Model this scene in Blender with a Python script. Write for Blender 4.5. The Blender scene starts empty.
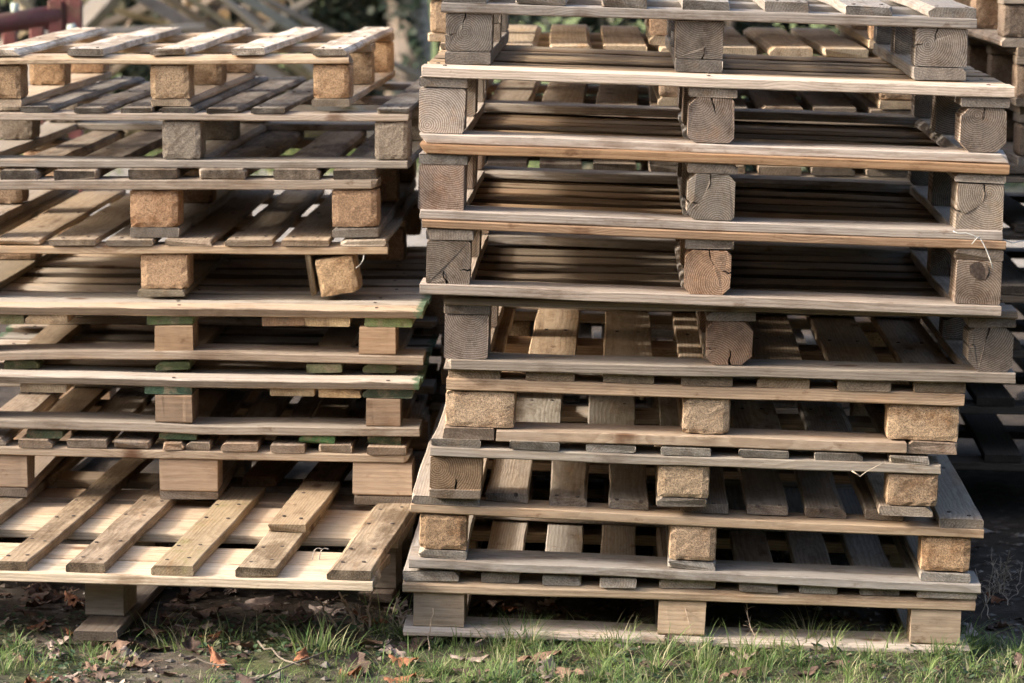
import bpy, math, random
from mathutils import Vector, Matrix, noise
random.seed(7)
R = random.Random(11)
W_, H_, F = 1024, 683, 3000.0
sc = bpy.context.scene
col = sc.collection
rad = math.radians

# ------------------------------------------------------------------ camera
CAM_H = 1.51
PITCH = math.atan((341.5 + 110) / F)
ROLL = 0.013
M3 = Matrix.Rotation(math.pi / 2 - PITCH, 3, 'X') @ Matrix.Rotation(ROLL, 3, 'Z')
cam_d = bpy.data.cameras.new('camera')
cam = bpy.data.objects.new('camera', cam_d)
col.objects.link(cam)
cam.matrix_world = Matrix.Translation((0, 0, CAM_H)) @ M3.to_4x4()
cam_d.sensor_width = 36.0
cam_d.lens = 36.0 * F / W_
cam_d.clip_end = 1000
cam_d.dof.use_dof = True
cam_d.dof.focus_distance = 6.05
cam_d.dof.aperture_fstop = 5.6
sc.camera = cam
O = Vector((0, 0, CAM_H))


def ray(px, py):
    return M3 @ Vector(((px - 512) / F, -(py - 341.5) / F, -1.0))


def at_z(px, py, z):
    d = ray(px, py)
    return O + d * ((z - CAM_H) / d.z)


def at_y(px, py, y):
    d = ray(px, py)
    return O + d * (y / d.y)


# ------------------------------------------------------------------ world and light
SUN = Vector((-1.0, -0.17, 0.47)).normalized()      # towards the sun
el = math.asin(SUN.z)
az = math.atan2(SUN.x, SUN.y) % (2 * math.pi)
world = bpy.data.worlds.new('World')
sc.world = world
world.use_nodes = True
nt = world.node_tree
bg = nt.nodes['Background']
sky = nt.nodes.new('ShaderNodeTexSky')
sky.sky_type = 'NISHITA'
sky.sun_disc = False
sky.sun_elevation = el
sky.sun_rotation = az
sky.air_density = 0.8
sky.dust_density = 5.0
sky.ozone_density = 0.6
nt.links.new(sky.outputs[0], bg.inputs[0])
bg.inputs[1].default_value = 0.15
sd = bpy.data.lights.new('sun', 'SUN')
sd.energy = 1.65
sd.angle = rad(5.0)
sd.color = (1.0, 0.96, 0.91)
so = bpy.data.objects.new('sun', sd)
so.rotation_euler = SUN.to_track_quat('Z', 'Y').to_euler()
so.location = (-6, -2, 6)
col.objects.link(so)
sc.view_settings.view_transform = 'Standard'
sc.view_settings.look = 'None'
sc.view_settings.gamma = 1
sc.view_settings.exposure = 1.84
sc.render.engine = 'CYCLES'
sc.render.resolution_x = W_
sc.render.resolution_y = H_


# ------------------------------------------------------------------ node helpers
class NB:
    def __init__(self, name):
        self.m = bpy.data.materials.new(name)
        self.m.use_nodes = True
        self.t = self.m.node_tree
        self.b = self.t.nodes['Principled BSDF']
        self.b.inputs['Roughness'].default_value = 0.85
        self.b.inputs['Specular IOR Level'].default_value = 0.25

    def put(self, sock, v):
        if isinstance(v, (int, float)):
            sock.default_value = v
        elif isinstance(v, tuple):
            sock.default_value = v if len(v) == len(sock.default_value) else (v + (1,))
        else:
            self.t.links.new(v, sock)

    def n(self, kind, **kw):
        x = self.t.nodes.new('ShaderNode' + kind)
        for k, v in kw.items():
            setattr(x, k, v)
        return x

    def math(self, op, a, b=0.0, c=None, clamp=False):
        x = self.n('Math', operation=op, use_clamp=clamp)
        self.put(x.inputs[0], a)
        self.put(x.inputs[1], b)
        if c is not None:
            self.put(x.inputs[2], c)
        return x.outputs[0]

    def vmath(self, op, a, b):
        x = self.n('VectorMath', operation=op)
        self.put(x.inputs[0], a)
        self.put(x.inputs[1], b)
        return x.outputs[0]

    def mix(self, f, a, b, mode='MIX'):
        x = self.n('Mix', data_type='RGBA', blend_type=mode)
        self.put(x.inputs[0], f)
        self.put(x.inputs[6], a)
        self.put(x.inputs[7], b)
        return x.outputs[2]

    def noise(self, v, scale, detail=3, rough=0.55, dist=0.0):
        x = self.n('TexNoise')
        self.put(x.inputs['Vector'], v)
        x.inputs['Scale'].default_value = scale
        x.inputs['Detail'].default_value = detail
        x.inputs['Roughness'].default_value = rough
        x.inputs['Distortion'].default_value = dist
        return x.outputs[0]

    def voro(self, v, scale, out=0, feature='F1', rnd=1.0):
        x = self.n('TexVoronoi', feature=feature)
        self.put(x.inputs['Vector'], v)
        x.inputs['Scale'].default_value = scale
        x.inputs['Randomness'].default_value = rnd
        return x.outputs[out]

    def ss(self, v, lo, hi, a=0.0, b=1.0):
        x = self.n('MapRange', interpolation_type='SMOOTHSTEP')
        self.put(x.inputs[0], v)
        for i, q in enumerate((lo, hi, a, b)):
            x.inputs[i + 1].default_value = q
        return x.outputs[0]

    def bump(self, h, strength, dist):
        x = self.n('Bump')
        x.inputs['Strength'].default_value = strength
        x.inputs['Distance'].default_value = dist
        self.put(x.inputs['Height'], h)
        self.t.links.new(x.outputs[0], self.b.inputs['Normal'])

    def base(self, c):
        self.put(self.b.inputs['Base Color'], c)


def wood(name, pith=0.09, ring=0.0055, knots=True, moss=0.0, mosscol=(0.10, 0.13, 0.035), endmul=0.72, ringc=0.36, greenend=False, soil=0.0, edgemul=1.0, endgreen=0.0):
    """Sawn timber: grain runs along the part's own X, year rings round a pith line."""
    k = NB(name)
    tc = k.n('TexCoord')
    ob = tc.outputs['Object']
    oi = k.n('ObjectInfo')
    rnd, ocol, grey = oi.outputs['Random'], oi.outputs['Color'], oi.outputs['Alpha']
    wn = k.n('TexWhiteNoise', noise_dimensions='1D')
    k.put(wn.inputs['W'], k.math('MULTIPLY', rnd, 917.3))
    rv = wn.outputs['Color']
    off = k.vmath('MULTIPLY', rv, (40.0, 40.0, 40.0))
    p = k.vmath('ADD', ob, off)                                        # de-correlated coordinate
    pg = k.vmath('MULTIPLY', p, (1.0, 9.0, 9.0))
    wob = k.noise(k.vmath('MULTIPLY', p, (1.6, 6.0, 6.0)), 1.0, 3)
    wob2 = k.noise(p, 45.0, 2)
    blot_ = k.noise(p, 20.0, 3)
    sp = k.n('SeparateXYZ')
    k.put(sp.inputs[0], ob)
    sr = k.n('SeparateColor')
    k.put(sr.inputs[0], rv)
    oy = k.math('MULTIPLY', k.math('SUBTRACT', sr.outputs[0], 0.5), pith * 1.3)
    oz = k.math('MULTIPLY', k.math('SUBTRACT', sr.outputs[1], 0.5), pith * 2.0)
    y = k.math('SUBTRACT', sp.outputs[1], oy)
    z = k.math('SUBTRACT', sp.outputs[2], oz)
    r = k.math('SQRT', k.math('ADD', k.math('MULTIPLY', y, y), k.math('MULTIPLY', z, z)))
    r = k.math('ADD', r, k.math('MULTIPLY', wob, 0.020))
    r = k.math('ADD', r, k.math('MULTIPLY', wob2, 0.0035))
    kn = None
    if knots:
        kv = k.vmath('MULTIPLY', p, (5.2, 11.0, 4.0))
        d = k.voro(kv, 1.0, 0, rnd=0.9)
        cc = k.n('SeparateColor')
        k.put(cc.inputs[0], k.voro(kv, 1.0, 1, rnd=0.9))
        on = k.math('GREATER_THAN', cc.outputs[0], 0.55)
        kd = k.math('ADD', d, k.math('MULTIPLY', k.math('SUBTRACT', k.noise(p, 60.0, 2), 0.5), 0.10))
        kn = k.math('MULTIPLY', k.ss(kd, 0.06, 0.20, 1.0, 0.0), on)
        swirl = k.math('MULTIPLY', k.ss(d, 0.0, 0.42, 1.0, 0.0), on)
        r = k.math('ADD', r, k.math('MULTIPLY', swirl, 0.014))
    fr = k.math('FRACT', k.math('DIVIDE', r, ring))
    late = k.math('MULTIPLY', k.ss(fr, 0.15, 0.85), k.ss(fr, 0.88, 1.0, 1.0, 0.0))
    fine = k.noise(k.vmath('MULTIPLY', p, (15.0, 250.0, 250.0)), 1.0, 4, 0.65)
    fine2 = k.noise(k.vmath('MULTIPLY', p, (30.0, 420.0, 420.0)), 1.0, 2, 0.6)
    blot = k.noise(pg, 1.3, 4, 0.6)
    blot2 = k.noise(k.vmath('MULTIPLY', p, (3.5, 14.0, 14.0)), 1.0, 5, 0.65)
    dirt = k.noise(k.vmath('MULTIPLY', p, (9.0, 30.0, 30.0)), 1.0, 6, 0.72)
    c = k.mix(k.math('MULTIPLY', late, ringc), ocol, k.mix(1.0, ocol, (0.50, 0.38, 0.28), 'MULTIPLY'))
    if greenend:
        ex = k.math('ADD', k.math('ABSOLUTE', sp.outputs[0]), k.math('MULTIPLY', k.math('SUBTRACT', blot_, 0.5), 0.06))
        c = k.mix(k.math('MULTIPLY', k.ss(ex, 0.53, 0.58), k.ss(k.noise(p, 34.0, 6, 0.75), 0.36, 0.52, 0.35, 1.0)), (0.30, 0.225, 0.15), c)
    # silver weathering
    gf = k.math('MULTIPLY', k.ss(k.math('ADD', k.math('MULTIPLY', blot, 0.6), k.math('MULTIPLY', blot2, 0.5)), 0.40, 0.66), 0.9)
    gf = k.math('MULTIPLY', k.math('ADD', k.math('MULTIPLY', gf, 0.65), 0.35), grey)
    lum = k.n('RGBToBW')
    k.put(lum.inputs[0], c)
    gcol = k.mix(1.0, (0.95, 0.87, 0.77), lum.outputs[0], 'MULTIPLY')
    c = k.mix(gf, c, gcol)
    # warm patches where the grey has worn away
    warm = k.ss(k.noise(k.vmath('MULTIPLY', p, (2.2, 12.0, 12.0)), 1.7, 4, 0.6), 0.56, 0.74)
    c = k.mix(k.math('MULTIPLY', warm, 0.45), c, k.mix(1.0, c, (1.12, 0.84, 0.58), 'MULTIPLY'))
    # fine grain, dark streaks, ingrained dirt
    fv = k.ss(fine, 0.25, 0.75, 0.80, 1.12)
    c = k.mix(1.0, c, fv, 'MULTIPLY')
    st = k.math('MULTIPLY', k.ss(k.noise(k.vmath('MULTIPLY', p, (2.0, 55.0, 55.0)), 1.0, 4, 0.7), 0.58, 0.76), k.ss(blot2, 0.35, 0.62))
    c = k.mix(k.math('MULTIPLY', st, 0.62), c, k.mix(1.0, c, (0.40, 0.33, 0.27), 'MULTIPLY'))
    c = k.mix(k.ss(dirt, 0.54, 0.78, 0.0, 0.55), c, k.mix(1.0, c, (0.42, 0.37, 0.32), 'MULTIPLY'))
    gr1 = k.noise(k.vmath('MULTIPLY', p, (5.0, 13.0, 13.0)), 1.0, 7, 0.74)
    gr2 = k.noise(k.vmath('MULTIPLY', p, (2.0, 5.0, 5.0)), 1.0, 3, 0.6)
    c = k.mix(k.math('MULTIPLY', k.ss(gr1, 0.47 - .08 * soil, 0.66 - .07 * soil), k.ss(gr2, 0.36, 0.62, 0.15 + soil * .4, min(1.0, 0.85 + soil * .15))), c, k.mix(1.0, c, (0.50 - .12 * soil, 0.43 - .1 * soil, 0.37 - .09 * soil), 'MULTIPLY'))
    c = k.mix(k.ss(gr1, 0.44, 0.30, 0.0, 0.4), c, k.mix(1.0, c, (1.22, 1.17, 1.10), 'MULTIPLY'))
    spot = k.noise(k.vmath('MULTIPLY', p, (13.0, 24.0, 24.0)), 1.0, 5, 0.7)
    c = k.mix(k.ss(spot, 0.60, 0.72, 0.0, 0.7), c, k.mix(1.0, c, (0.42, 0.32, 0.24), 'MULTIPLY'))
    if kn is not None:
        c = k.mix(k.math('MULTIPLY', kn, 0.9), c, k.mix(1.0, c, (0.30, 0.17, 0.10), 'MULTIPLY'))
    # end grain soaks up dirt
    sn = k.n('SeparateXYZ')
    k.put(sn.inputs[0], tc.outputs['Normal'])
    end = k.ss(k.math('ABSOLUTE', sn.outputs[0]), 0.7, 0.95)
    fibre = k.noise(p, 420.0, 3, 0.7)
    ed = k.mix(1.0, c, k.ss(k.math('ADD', k.math('MULTIPLY', fibre, 0.6), k.math('MULTIPLY', dirt, 0.5)), 0.36, 0.74, endmul + 0.30, endmul - 0.30), 'MULTIPLY')
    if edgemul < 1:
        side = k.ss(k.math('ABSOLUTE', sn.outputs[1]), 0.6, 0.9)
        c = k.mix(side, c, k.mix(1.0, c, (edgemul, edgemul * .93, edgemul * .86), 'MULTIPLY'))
    ed = k.mix(1.0, ed, k.ss(sr.outputs[2], 0.0, 1.0, 0.58, 1.12), 'MULTIPLY')
    c = k.mix(end, c, ed)
    if endgreen:
        ex = k.math('ADD', k.math('ABSOLUTE', sp.outputs[0]), k.math('MULTIPLY', k.math('SUBTRACT', k.noise(p, 26.0, 5, .7), 0.5), 0.07))
        c = k.mix(k.math('MULTIPLY', k.ss(ex, endgreen, endgreen + .012), k.ss(k.noise(p, 60.0, 5, .75), .34, .5, .3, .95)), c, (.065, .115, .06))
    if moss:
        mm = k.noise(p, 14.0, 6, 0.7)
        c = k.mix(k.math('MULTIPLY', k.ss(mm, 0.52, 0.68), moss), c, k.mix(k.noise(p, 90.0, 2), mosscol, tuple(v * 1.9 for v in mosscol)))
    k.base(c)
    h = k.math('ADD', k.math('MULTIPLY', fine, 0.7), k.math('MULTIPLY', fine2, 0.35))
    h = k.math('ADD', h, k.math('MULTIPLY', late, 0.25))
    h = k.math('SUBTRACT', h, k.math('MULTIPLY', st, 0.7))
    h = k.math('ADD', h, k.math('MULTIPLY', k.math('MULTIPLY', end, fibre), 1.2))
    k.bump(h, 0.4, 0.0018)
    k.b.inputs['Roughness'].default_value = 0.82
    return k.m


def chip(name):
    """Pressed wood-chip block."""
    k = NB(name)
    tc = k.n('TexCoord')
    oi = k.n('ObjectInfo')
    p = k.vmath('ADD', tc.outputs['Object'], k.vmath('MULTIPLY', k.mix(0.0, oi.outputs['Random'], oi.outputs['Random']), (31.0, 17.0, 23.0)))
    warp = k.n('TexNoise')
    k.put(warp.inputs['Vector'], p)
    warp.inputs['Scale'].default_value = 110
    pw = k.vmath('ADD', p, k.vmath('MULTIPLY', warp.outputs['Color'], (0.008, 0.008, 0.008)))
    v1 = k.n('SeparateColor')
    k.put(v1.inputs[0], k.voro(k.vmath('MULTIPLY', pw, (1.0, 1.0, 2.2)), 370, 1))
    v2 = k.n('SeparateColor')
    k.put(v2.inputs[0], k.voro(k.vmath('MULTIPLY', pw, (2.4, 2.0, 1.0)), 450, 1))
    d = k.voro(k.vmath('MULTIPLY', pw, (1.0, 1.0, 2.2)), 370, 0)
    val = k.math('ADD', k.math('MULTIPLY', v1.outputs[0], 0.55), k.math('MULTIPLY', v2.outputs[1], 0.55))
    c = k.mix(1.0, oi.outputs['Color'], k.ss(val, 0.12, 0.9, 0.46, 1.22), 'MULTIPLY')
    big = k.noise(p, 16.0, 4, 0.65)
    c = k.mix(k.ss(big, 0.46, 0.72, 0.0, 0.85), c, k.mix(1.0, c, (0.50, 0.38, 0.28), 'MULTIPLY'))
    lum = k.n('RGBToBW')
    k.put(lum.inputs[0], c)
    c = k.mix(oi.outputs['Alpha'], c, k.mix(1.0, (0.95, 0.86, 0.76), lum.outputs[0], 'MULTIPLY'))
    c = k.mix(k.ss(v2.outputs[2], 0.90, 0.96, 0.0, 0.7), c, (0.055, 0.035, 0.02))
    k.base(c)
    h = k.math('ADD', k.math('MULTIPLY', v1.outputs[0], 0.7), k.math('MULTIPLY', k.math('SUBTRACT', 0.6, d), 0.7))
    h = k.math('ADD', h, k.math('MULTIPLY', v2.outputs[1], 0.5))
    k.bump(h, 0.6, 0.0016)
    return k.m


def plain(name, colr, rough=0.8, var=0.25, scale=20.0, spec=0.25, metal=0.0, rust=None):
    k = NB(name)
    tc = k.n('TexCoord')
    p = tc.outputs['Object']
    c = k.mix(k.ss(k.noise(p, scale, 5, 0.65), 0.3, 0.7), tuple(v * (1 - var) for v in colr), tuple(min(1, v * (1 + var)) for v in colr))
    if rust:
        c = k.mix(k.ss(k.noise(p, scale * 0.6, 6, 0.7), 0.48, 0.62), c, rust)
    k.base(c)
    k.b.inputs['Roughness'].default_value = rough
    k.b.inputs['Specular IOR Level'].default_value = spec
    k.b.inputs['Metallic'].default_value = metal
    k.bump(k.noise(p, scale * 6, 4), 0.3, 0.002)
    return k.m


def leafy(name, c1, c2, c3, scale=9.0, trans=0.25):
    """Leaves / grass: colour varies from piece to piece by position."""
    k = NB(name)
    tc = k.n('TexCoord')
    p = tc.outputs['Object']
    g = k.n('NewGeometry')
    c = k.mix(k.ss(k.noise(p, scale, 4, 0.6), 0.36, 0.64), c1, c2)
    c = k.mix(k.ss(g.outputs['Random Per Island'], 0.62, 1.0), c, c3)
    br = k.ss(k.math('FRACT', k.math('MULTIPLY', g.outputs['Random Per Island'], 17.0)), 0.0, 1.0, 0.65, 1.25)
    c = k.mix(1.0, c, br, 'MULTIPLY')
    k.base(c)
    k.b.inputs['Roughness'].default_value = 0.6
    tr = k.n('BsdfTranslucent')
    k.put(tr.inputs[0], c)
    mx = k.n('MixShader')
    mx.inputs[0].default_value = trans
    k.t.links.new(k.b.outputs[0], mx.inputs[1])
    k.t.links.new(tr.outputs[0], mx.inputs[2])
    k.t.links.new(mx.outputs[0], k.t.nodes['Material Output'].inputs[0])
    return k.m


MB_ = wood('weathered_board_wood')
MS = wood('sawn_block_wood', pith=0.062, ring=0.0042, knots=False, endmul=1.0, ringc=1.0)
MSX = wood('planed_block_wood', pith=0.16, ring=0.009, knots=False, endmul=0.9, ringc=0.22)
MM = wood('mossy_board_wood', moss=0.55, mosscol=(.13, .12, .035))
ME = wood('dark_end_board_wood', endmul=0.42, soil=1.0)
MDE = wood('dark_edged_slat_wood', edgemul=0.28)  # long edges darkened to set off the gaps between inner slats
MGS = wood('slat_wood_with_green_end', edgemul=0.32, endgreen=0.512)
MGE = wood('green_ended_board_wood', greenend=True)
MC = chip('pressed_chip_wood')
MNAIL = plain('nail_steel', (0.09, 0.07, 0.06), 0.6, 0.4, 60, 0.4, 0.5)
MRUST = plain('rusty_red_paint', (0.17, 0.055, 0.045), 0.6, 0.3, 9, 0.4, 0.0, (0.14, 0.075, 0.045))
MBARK = plain('bark', (0.16, 0.13, 0.10), 0.95, 0.45, 12)
MPALE = plain('pale_bark', (.30, .25, .21), .95, .35, 14)
MTWINE = plain('white_twine', (0.58, 0.56, 0.50), 0.8, 0.1, 80)
MSTALK = plain('dry_stalk', (0.46, 0.35, 0.25), 0.9, 0.35, 40)


# ------------------------------------------------------------------ mesh helpers
def mesh_obj(name, verts, faces, mat, parent=None, mats=None, fm=None, smooth=False):
    me = bpy.data.meshes.new(name)
    me.from_pydata([tuple(v) for v in verts], [], faces)
    for m in (mats or [mat]):
        me.materials.append(m)
    if fm:
        me.polygons.foreach_set('material_index', fm)
    if smooth:
        me.polygons.foreach_set('use_smooth', [True] * len(faces))
    me.update()
    o = bpy.data.objects.new(name, me)
    col.objects.link(o)
    if parent:
        o.parent = parent
    return o


def tag(o, label=None, cat=None, group=None, kind=None):
    for k, v in (('label', label), ('category', cat), ('group', group), ('kind', kind)):
        if v:
            o[k] = v
    return o


def empty(name, loc=(0, 0, 0)):
    o = bpy.data.objects.new(name, None)
    o.empty_display_size = 0.1
    col.objects.link(o)
    o.location = loc
    return o


def rect_poly(w, h, ch=0.003, wane=None):
    """outline of a sawn section in (y,z), corners eased; wane = {corner: size}"""
    cs = [(-w / 2, -h / 2), (w / 2, -h / 2), (w / 2, h / 2), (-w / 2, h / 2)]
    sx = [(1, 1), (-1, 1), (-1, -1), (1, -1)]
    pts = []
    for i, ((y, z), (a, b)) in enumerate(zip(cs, sx)):
        c = min(wane.get(i, ch) if wane else ch, w * .45, h * .8)
        cz = min(c, h * .48)
        p, q = (y + a * c, z), (y, z + b * cz)
        pts += [q, p] if i % 2 == 0 else [p, q]
    return pts


def crack_poly(w, h, ch, cracks, rnd):
    """block section with open drying cracks running in from its sides"""
    pts = rect_poly(w, h, ch, {i: ch * rnd.uniform(.45, 1.25) for i in range(4)})
    for side, pos, depth in sorted(cracks, reverse=True):      # side: 0 bottom, 1 right, 2 top, 3 left
        i = {0: 1, 1: 3, 2: 5, 3: 7}[side]
        a, b = Vector(pts[i]), Vector(pts[(i + 1) % len(pts)])
        t = (b - a).normalized()
        nrm = Vector((-t.y, t.x))
        m = a.lerp(b, pos)
        g = 0.0012 + rnd.random() * 0.0014
        sl = rnd.uniform(-.35, .35)
        ins, back = [], []
        for j in range(4):
            q = j / 4
            c = m + (nrm + t * sl) * depth * q + t * rnd.uniform(-.003, .003) * (1 if j else 0)
            ins.append(c - t * g * (1 - q * .8))
            back.append(c + t * g * (1 - q * .8))
        tip = m + (nrm + t * sl) * depth + t * rnd.uniform(-.004, .004)
        pts = pts[:i + 1] + [tuple(v) for v in ins] + [tuple(tip)] + [tuple(v) for v in reversed(back)] + pts[i + 1:]
    return pts


def prism(name, poly, L, mat, parent, nst=10, jit=0.0008, bend=(0, 0), twist=0.0, nails=None, rnd=R, rough_end=0.0012, wob=0.0):
    """section 'poly' swept along local X with slight bow, warp and sawn raggedness"""
    vs, fs, fm = [], [], []
    n = len(poly)
    seed = rnd.random() * 100
    e_ = min(.25, .014 / L)
    ts = [0, e_] + [q / nst for q in range(1, nst)] + [1 - e_, 1] if nst > 3 else [q / nst for q in range(nst + 1)]
    nst = len(ts) - 1
    chips = {}
    if wob and n == 8:
        for end in (0, nst):
            for cnr in range(4):
                if rnd.random() < .13:
                    chips[(end, cnr)] = rnd.uniform(.003, .008)
    for i, t in enumerate(ts):
        x = (t - .5) * L
        arch = 1 - (2 * t - 1) ** 2
        tw = twist * (t - .5)
        wz = noise.noise(Vector((x * 1.9 + seed, 3.3, seed))) * wob + noise.noise(Vector((x * 6 + seed, 9.3, seed))) * wob * .3
        wy = noise.noise(Vector((x * 1.7 + seed, 13.3, seed))) * wob * .8
        for j, (y, z) in enumerate(poly):
            e = rnd.uniform(-rough_end, rough_end) if i in (0, nst) else 0
            q = Vector((x * 5 + seed, y * 14, z * 14))
            dy = noise.noise(q) * jit * 2.2 + rnd.uniform(-jit, jit) * .5
            dz = noise.noise(q + Vector((7.3, 1.7, 3.1))) * jit * 1.6 + rnd.uniform(-jit, jit) * .3
            if (i, j // 2) in chips:
                cc = chips[(i, j // 2)]
                e += cc if i == 0 else -cc
                dy += (-1 if y > 0 else 1) * cc * .7
                dz += (-1 if z > 0 else 1) * cc * .5
            yy, zz = y * math.cos(tw) - z * math.sin(tw), y * math.sin(tw) + z * math.cos(tw)
            vs.append((x + e, yy + bend[0] * arch + dy + wy, zz + bend[1] * arch + dz + wz))
    for i in range(nst):
        for j in range(n):
            a, b = i * n + j, i * n + (j + 1) % n
            fs.append((a, b, b + n, a + n))
            fm.append(0)
    fs.append(tuple(reversed(range(n))))
    fs.append(tuple(range(nst * n, nst * n + n)))
    fm += [0, 0]
    for (x, y) in nails or []:
        b0 = len(vs)
        z = max(p[1] for p in poly)
        t = x / L + .5
        zz = z + bend[1] * (1 - (2 * t - 1) ** 2) + .0016 + noise.noise(Vector((x * 1.9 + seed, 3.3, seed))) * wob
        for kx in range(7):
            an = kx / 7 * 2 * math.pi
            vs.append((x + .0042 * math.cos(an), y + .0042 * math.sin(an), zz))
        for kx in range(7):
            an = kx / 7 * 2 * math.pi
            vs.append((x + .0042 * math.cos(an), y + .0042 * math.sin(an), zz - .006))
        fs.append(tuple(range(b0, b0 + 7)))
        fm.append(1)
        for kx in range(7):
            k2 = (kx + 1) % 7
            fs.append((b0 + 7 + kx, b0 + 7 + k2, b0 + k2, b0 + kx))
            fm.append(1)
    return mesh_obj(name, vs, fs, None, parent, [mat, MNAIL], fm)


def chip_block(name, w, d, h, parent, rnd=R):
    """pressed-chip cuboid with crumbled edges (w along x, d along y, h along z)"""
    n = 7
    vs, fs, idx = [], [], {}

    def vert(i, j, k):
        if (i, j, k) not in idx:
            p = Vector(((i / n - .5) * w, (j / n - .5) * d, (k / n - .5) * h))
            ext = sum(1 for q in (i, j, k) if q in (0, n))
            a = .0005 if ext == 1 else .0015
            p += Vector([rnd.uniform(-a, a) for _ in range(3)])
            if ext >= 2:
                p -= Vector([(1 if q == n else -1) * .0022 if q in (0, n) else 0 for q in (i, j, k)])
            if ext == 3 and rnd.random() < .4:
                p *= 1 - rnd.uniform(.03, .10)
            idx[(i, j, k)] = len(vs)
            vs.append(p)
        return idx[(i, j, k)]
    for a in range(n):
        for b in range(n):
            for s in (0, n):
                q = [vert(s, a, b), vert(s, a + 1, b), vert(s, a + 1, b + 1), vert(s, a, b + 1)]
                fs.append(q if s else q[::-1])
                q = [vert(a, s, b), vert(a + 1, s, b), vert(a + 1, s, b + 1), vert(a, s, b + 1)]
                fs.append(q[::-1] if s else q)
                q = [vert(a, b, s), vert(a + 1, b, s), vert(a + 1, b + 1, s), vert(a, b + 1, s)]
                fs.append(q if s else q[::-1])
    return mesh_obj(name, vs, fs, MC, parent)


def vary(c, a=0.12, rnd=R):
    f = 1 + rnd.uniform(-a, a)
    w = rnd.uniform(-.05, .05)
    return (c[0] * f * (1 + w), c[1] * f, c[2] * f * (1 - w))


def put_color(o, c, grey, rnd=R, a=.12):
    v = vary(c, a, rnd)
    o.color = (v[0], v[1], v[2], max(0, min(1, grey * .78 + rnd.uniform(-.18, .15))))


# ------------------------------------------------------------------ pallets
class Pallet:
    """A pallet whose front edge is fixed by where it stands on the pallet below.
    top: front edge of the deck (xl, yl, xr, yr); yb: foot of the front at mid width; z: support height."""

    def __init__(s, top, yb, zfun, yaw, depth, kinds):
        xl, yl, xr, yr = top
        s.top = top
        xc = (xl + xr) / 2
        z = zfun(0) if zfun else 0.0
        for _ in range(3):
            B = at_z(xc, yb, z)
            z = zfun(B.x) if zfun else 0.0
        B = at_z(xc, yb, z)
        s.B, s.a, s.D = B, yaw, depth
        s.ax = Vector((math.cos(yaw), -math.sin(yaw), 0))
        s.nr = Vector((math.sin(yaw), math.cos(yaw), 0))
        TL, TR = s.hit(xl, yl), s.hit(xr, yr)
        d = TR - TL
        s.tilt = math.atan2(d.z, d.dot(s.ax))
        s.W = d.length
        s.TL = TL
        s.H = (TL.z + TR.z) / 2 - z
        s.zc, s.xc = z, (TL.x + TR.x) / 2
        s.ss = (xr - xl) / s.W
        s.M = Matrix.Rotation(-yaw, 4, 'Z') @ Matrix.Rotation(-s.tilt, 4, 'Y')
        base = TL + s.M.to_3x3() @ Vector((s.W / 2, depth / 2, -s.H))
        s.e = empty('wooden_pallet')
        s.e.matrix_world = Matrix.Translation(base) @ s.M

    def hit(s, px, py):
        d = ray(px, py)
        t = (s.B - O).dot(s.nr) / d.dot(s.nr)
        return O + d * t

    def u(s, px):
        xl, yl, xr, yr = s.top
        p = s.hit(px, yl + (yr - yl) * (px - xl) / (xr - xl))
        v = p - s.TL
        return v.dot(s.ax) / math.cos(s.tilt) - s.W / 2

    def ztop(s, x):
        return s.zc + s.H + math.tan(s.tilt) * (x - s.xc)


def board(e, name, x0, x1, y0, y1, z0, z1, along, mat, c, grey, rnd=R, nails=(), bow=.0, wane=None, nst=12, ja=.004, wob=.0024):
    L, w = (x1 - x0, y1 - y0) if along == 'x' else (y1 - y0, x1 - x0)
    h = z1 - z0
    if wane is None:
        wane = {}
        if rnd.random() < .35:
            wane[rnd.choice((2, 3))] = rnd.uniform(.006, .014)
    o = prism(name, rect_poly(w, h - .0008, .0022, wane), L, mat, e, nst=nst, jit=.0011,
              bend=(rnd.uniform(-.002, .002), bow), wob=wob, twist=rnd.uniform(-.012, .012), rnd=rnd,
              nails=[(n[0], n[1]) for n in nails])
    o.location = ((x0 + x1) / 2, (y0 + y1) / 2, (z0 + z1) / 2)
    if along == 'y':
        o.rotation_euler = (0, 0, math.pi / 2 + rnd.uniform(-ja, ja))
    else:
        o.rotation_euler = (0, 0, rnd.uniform(-.0015, .0015))
    put_color(o, c, grey, rnd)
    return o


def block(e, x0, x1, y0, y1, z0, z1, kind, c, grey, rnd=R, ch=None, crack=True):
    w, d, h = x1 - x0, y1 - y0, z1 - z0 - .001
    if kind == 'chip':
        o = chip_block('block', w, d, h, e, rnd)
        o.location = ((x0 + x1) / 2, (y0 + y1) / 2, (z0 + z1) / 2)
    elif kind == 'end':          # end grain to the front
        cr = []
        if crack and rnd.random() < .72:
            cr = [(rnd.choice((0, 2)), rnd.uniform(.38, .62), h * rnd.uniform(.3, .46))]
            if rnd.random() < .5:
                cr.append((rnd.choice((1, 3)), rnd.uniform(.3, .7), w * rnd.uniform(.15, .34)))
        c_ = ch if ch is not None else rnd.choice((.003, .004, .006))
        o = prism('block', crack_poly(w, h, c_, cr, rnd), d, MS, e, nst=3, jit=.0009, rnd=rnd)
        o.location = ((x0 + x1) / 2, (y0 + y1) / 2, (z0 + z1) / 2)
        o.rotation_euler = (0, 0, math.pi / 2)
    else:                        # side grain to the front
        o = prism('block', rect_poly(d, h, .003), w, MSX, e, nst=4, jit=.0009, rnd=rnd)
        o.location = ((x0 + x1) / 2, (y0 + y1) / 2, (z0 + z1) / 2)
    o.rotation_euler[2] += rnd.uniform(-.02, .02)
    put_color(o, c, grey, rnd, .18)
    return o


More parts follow.
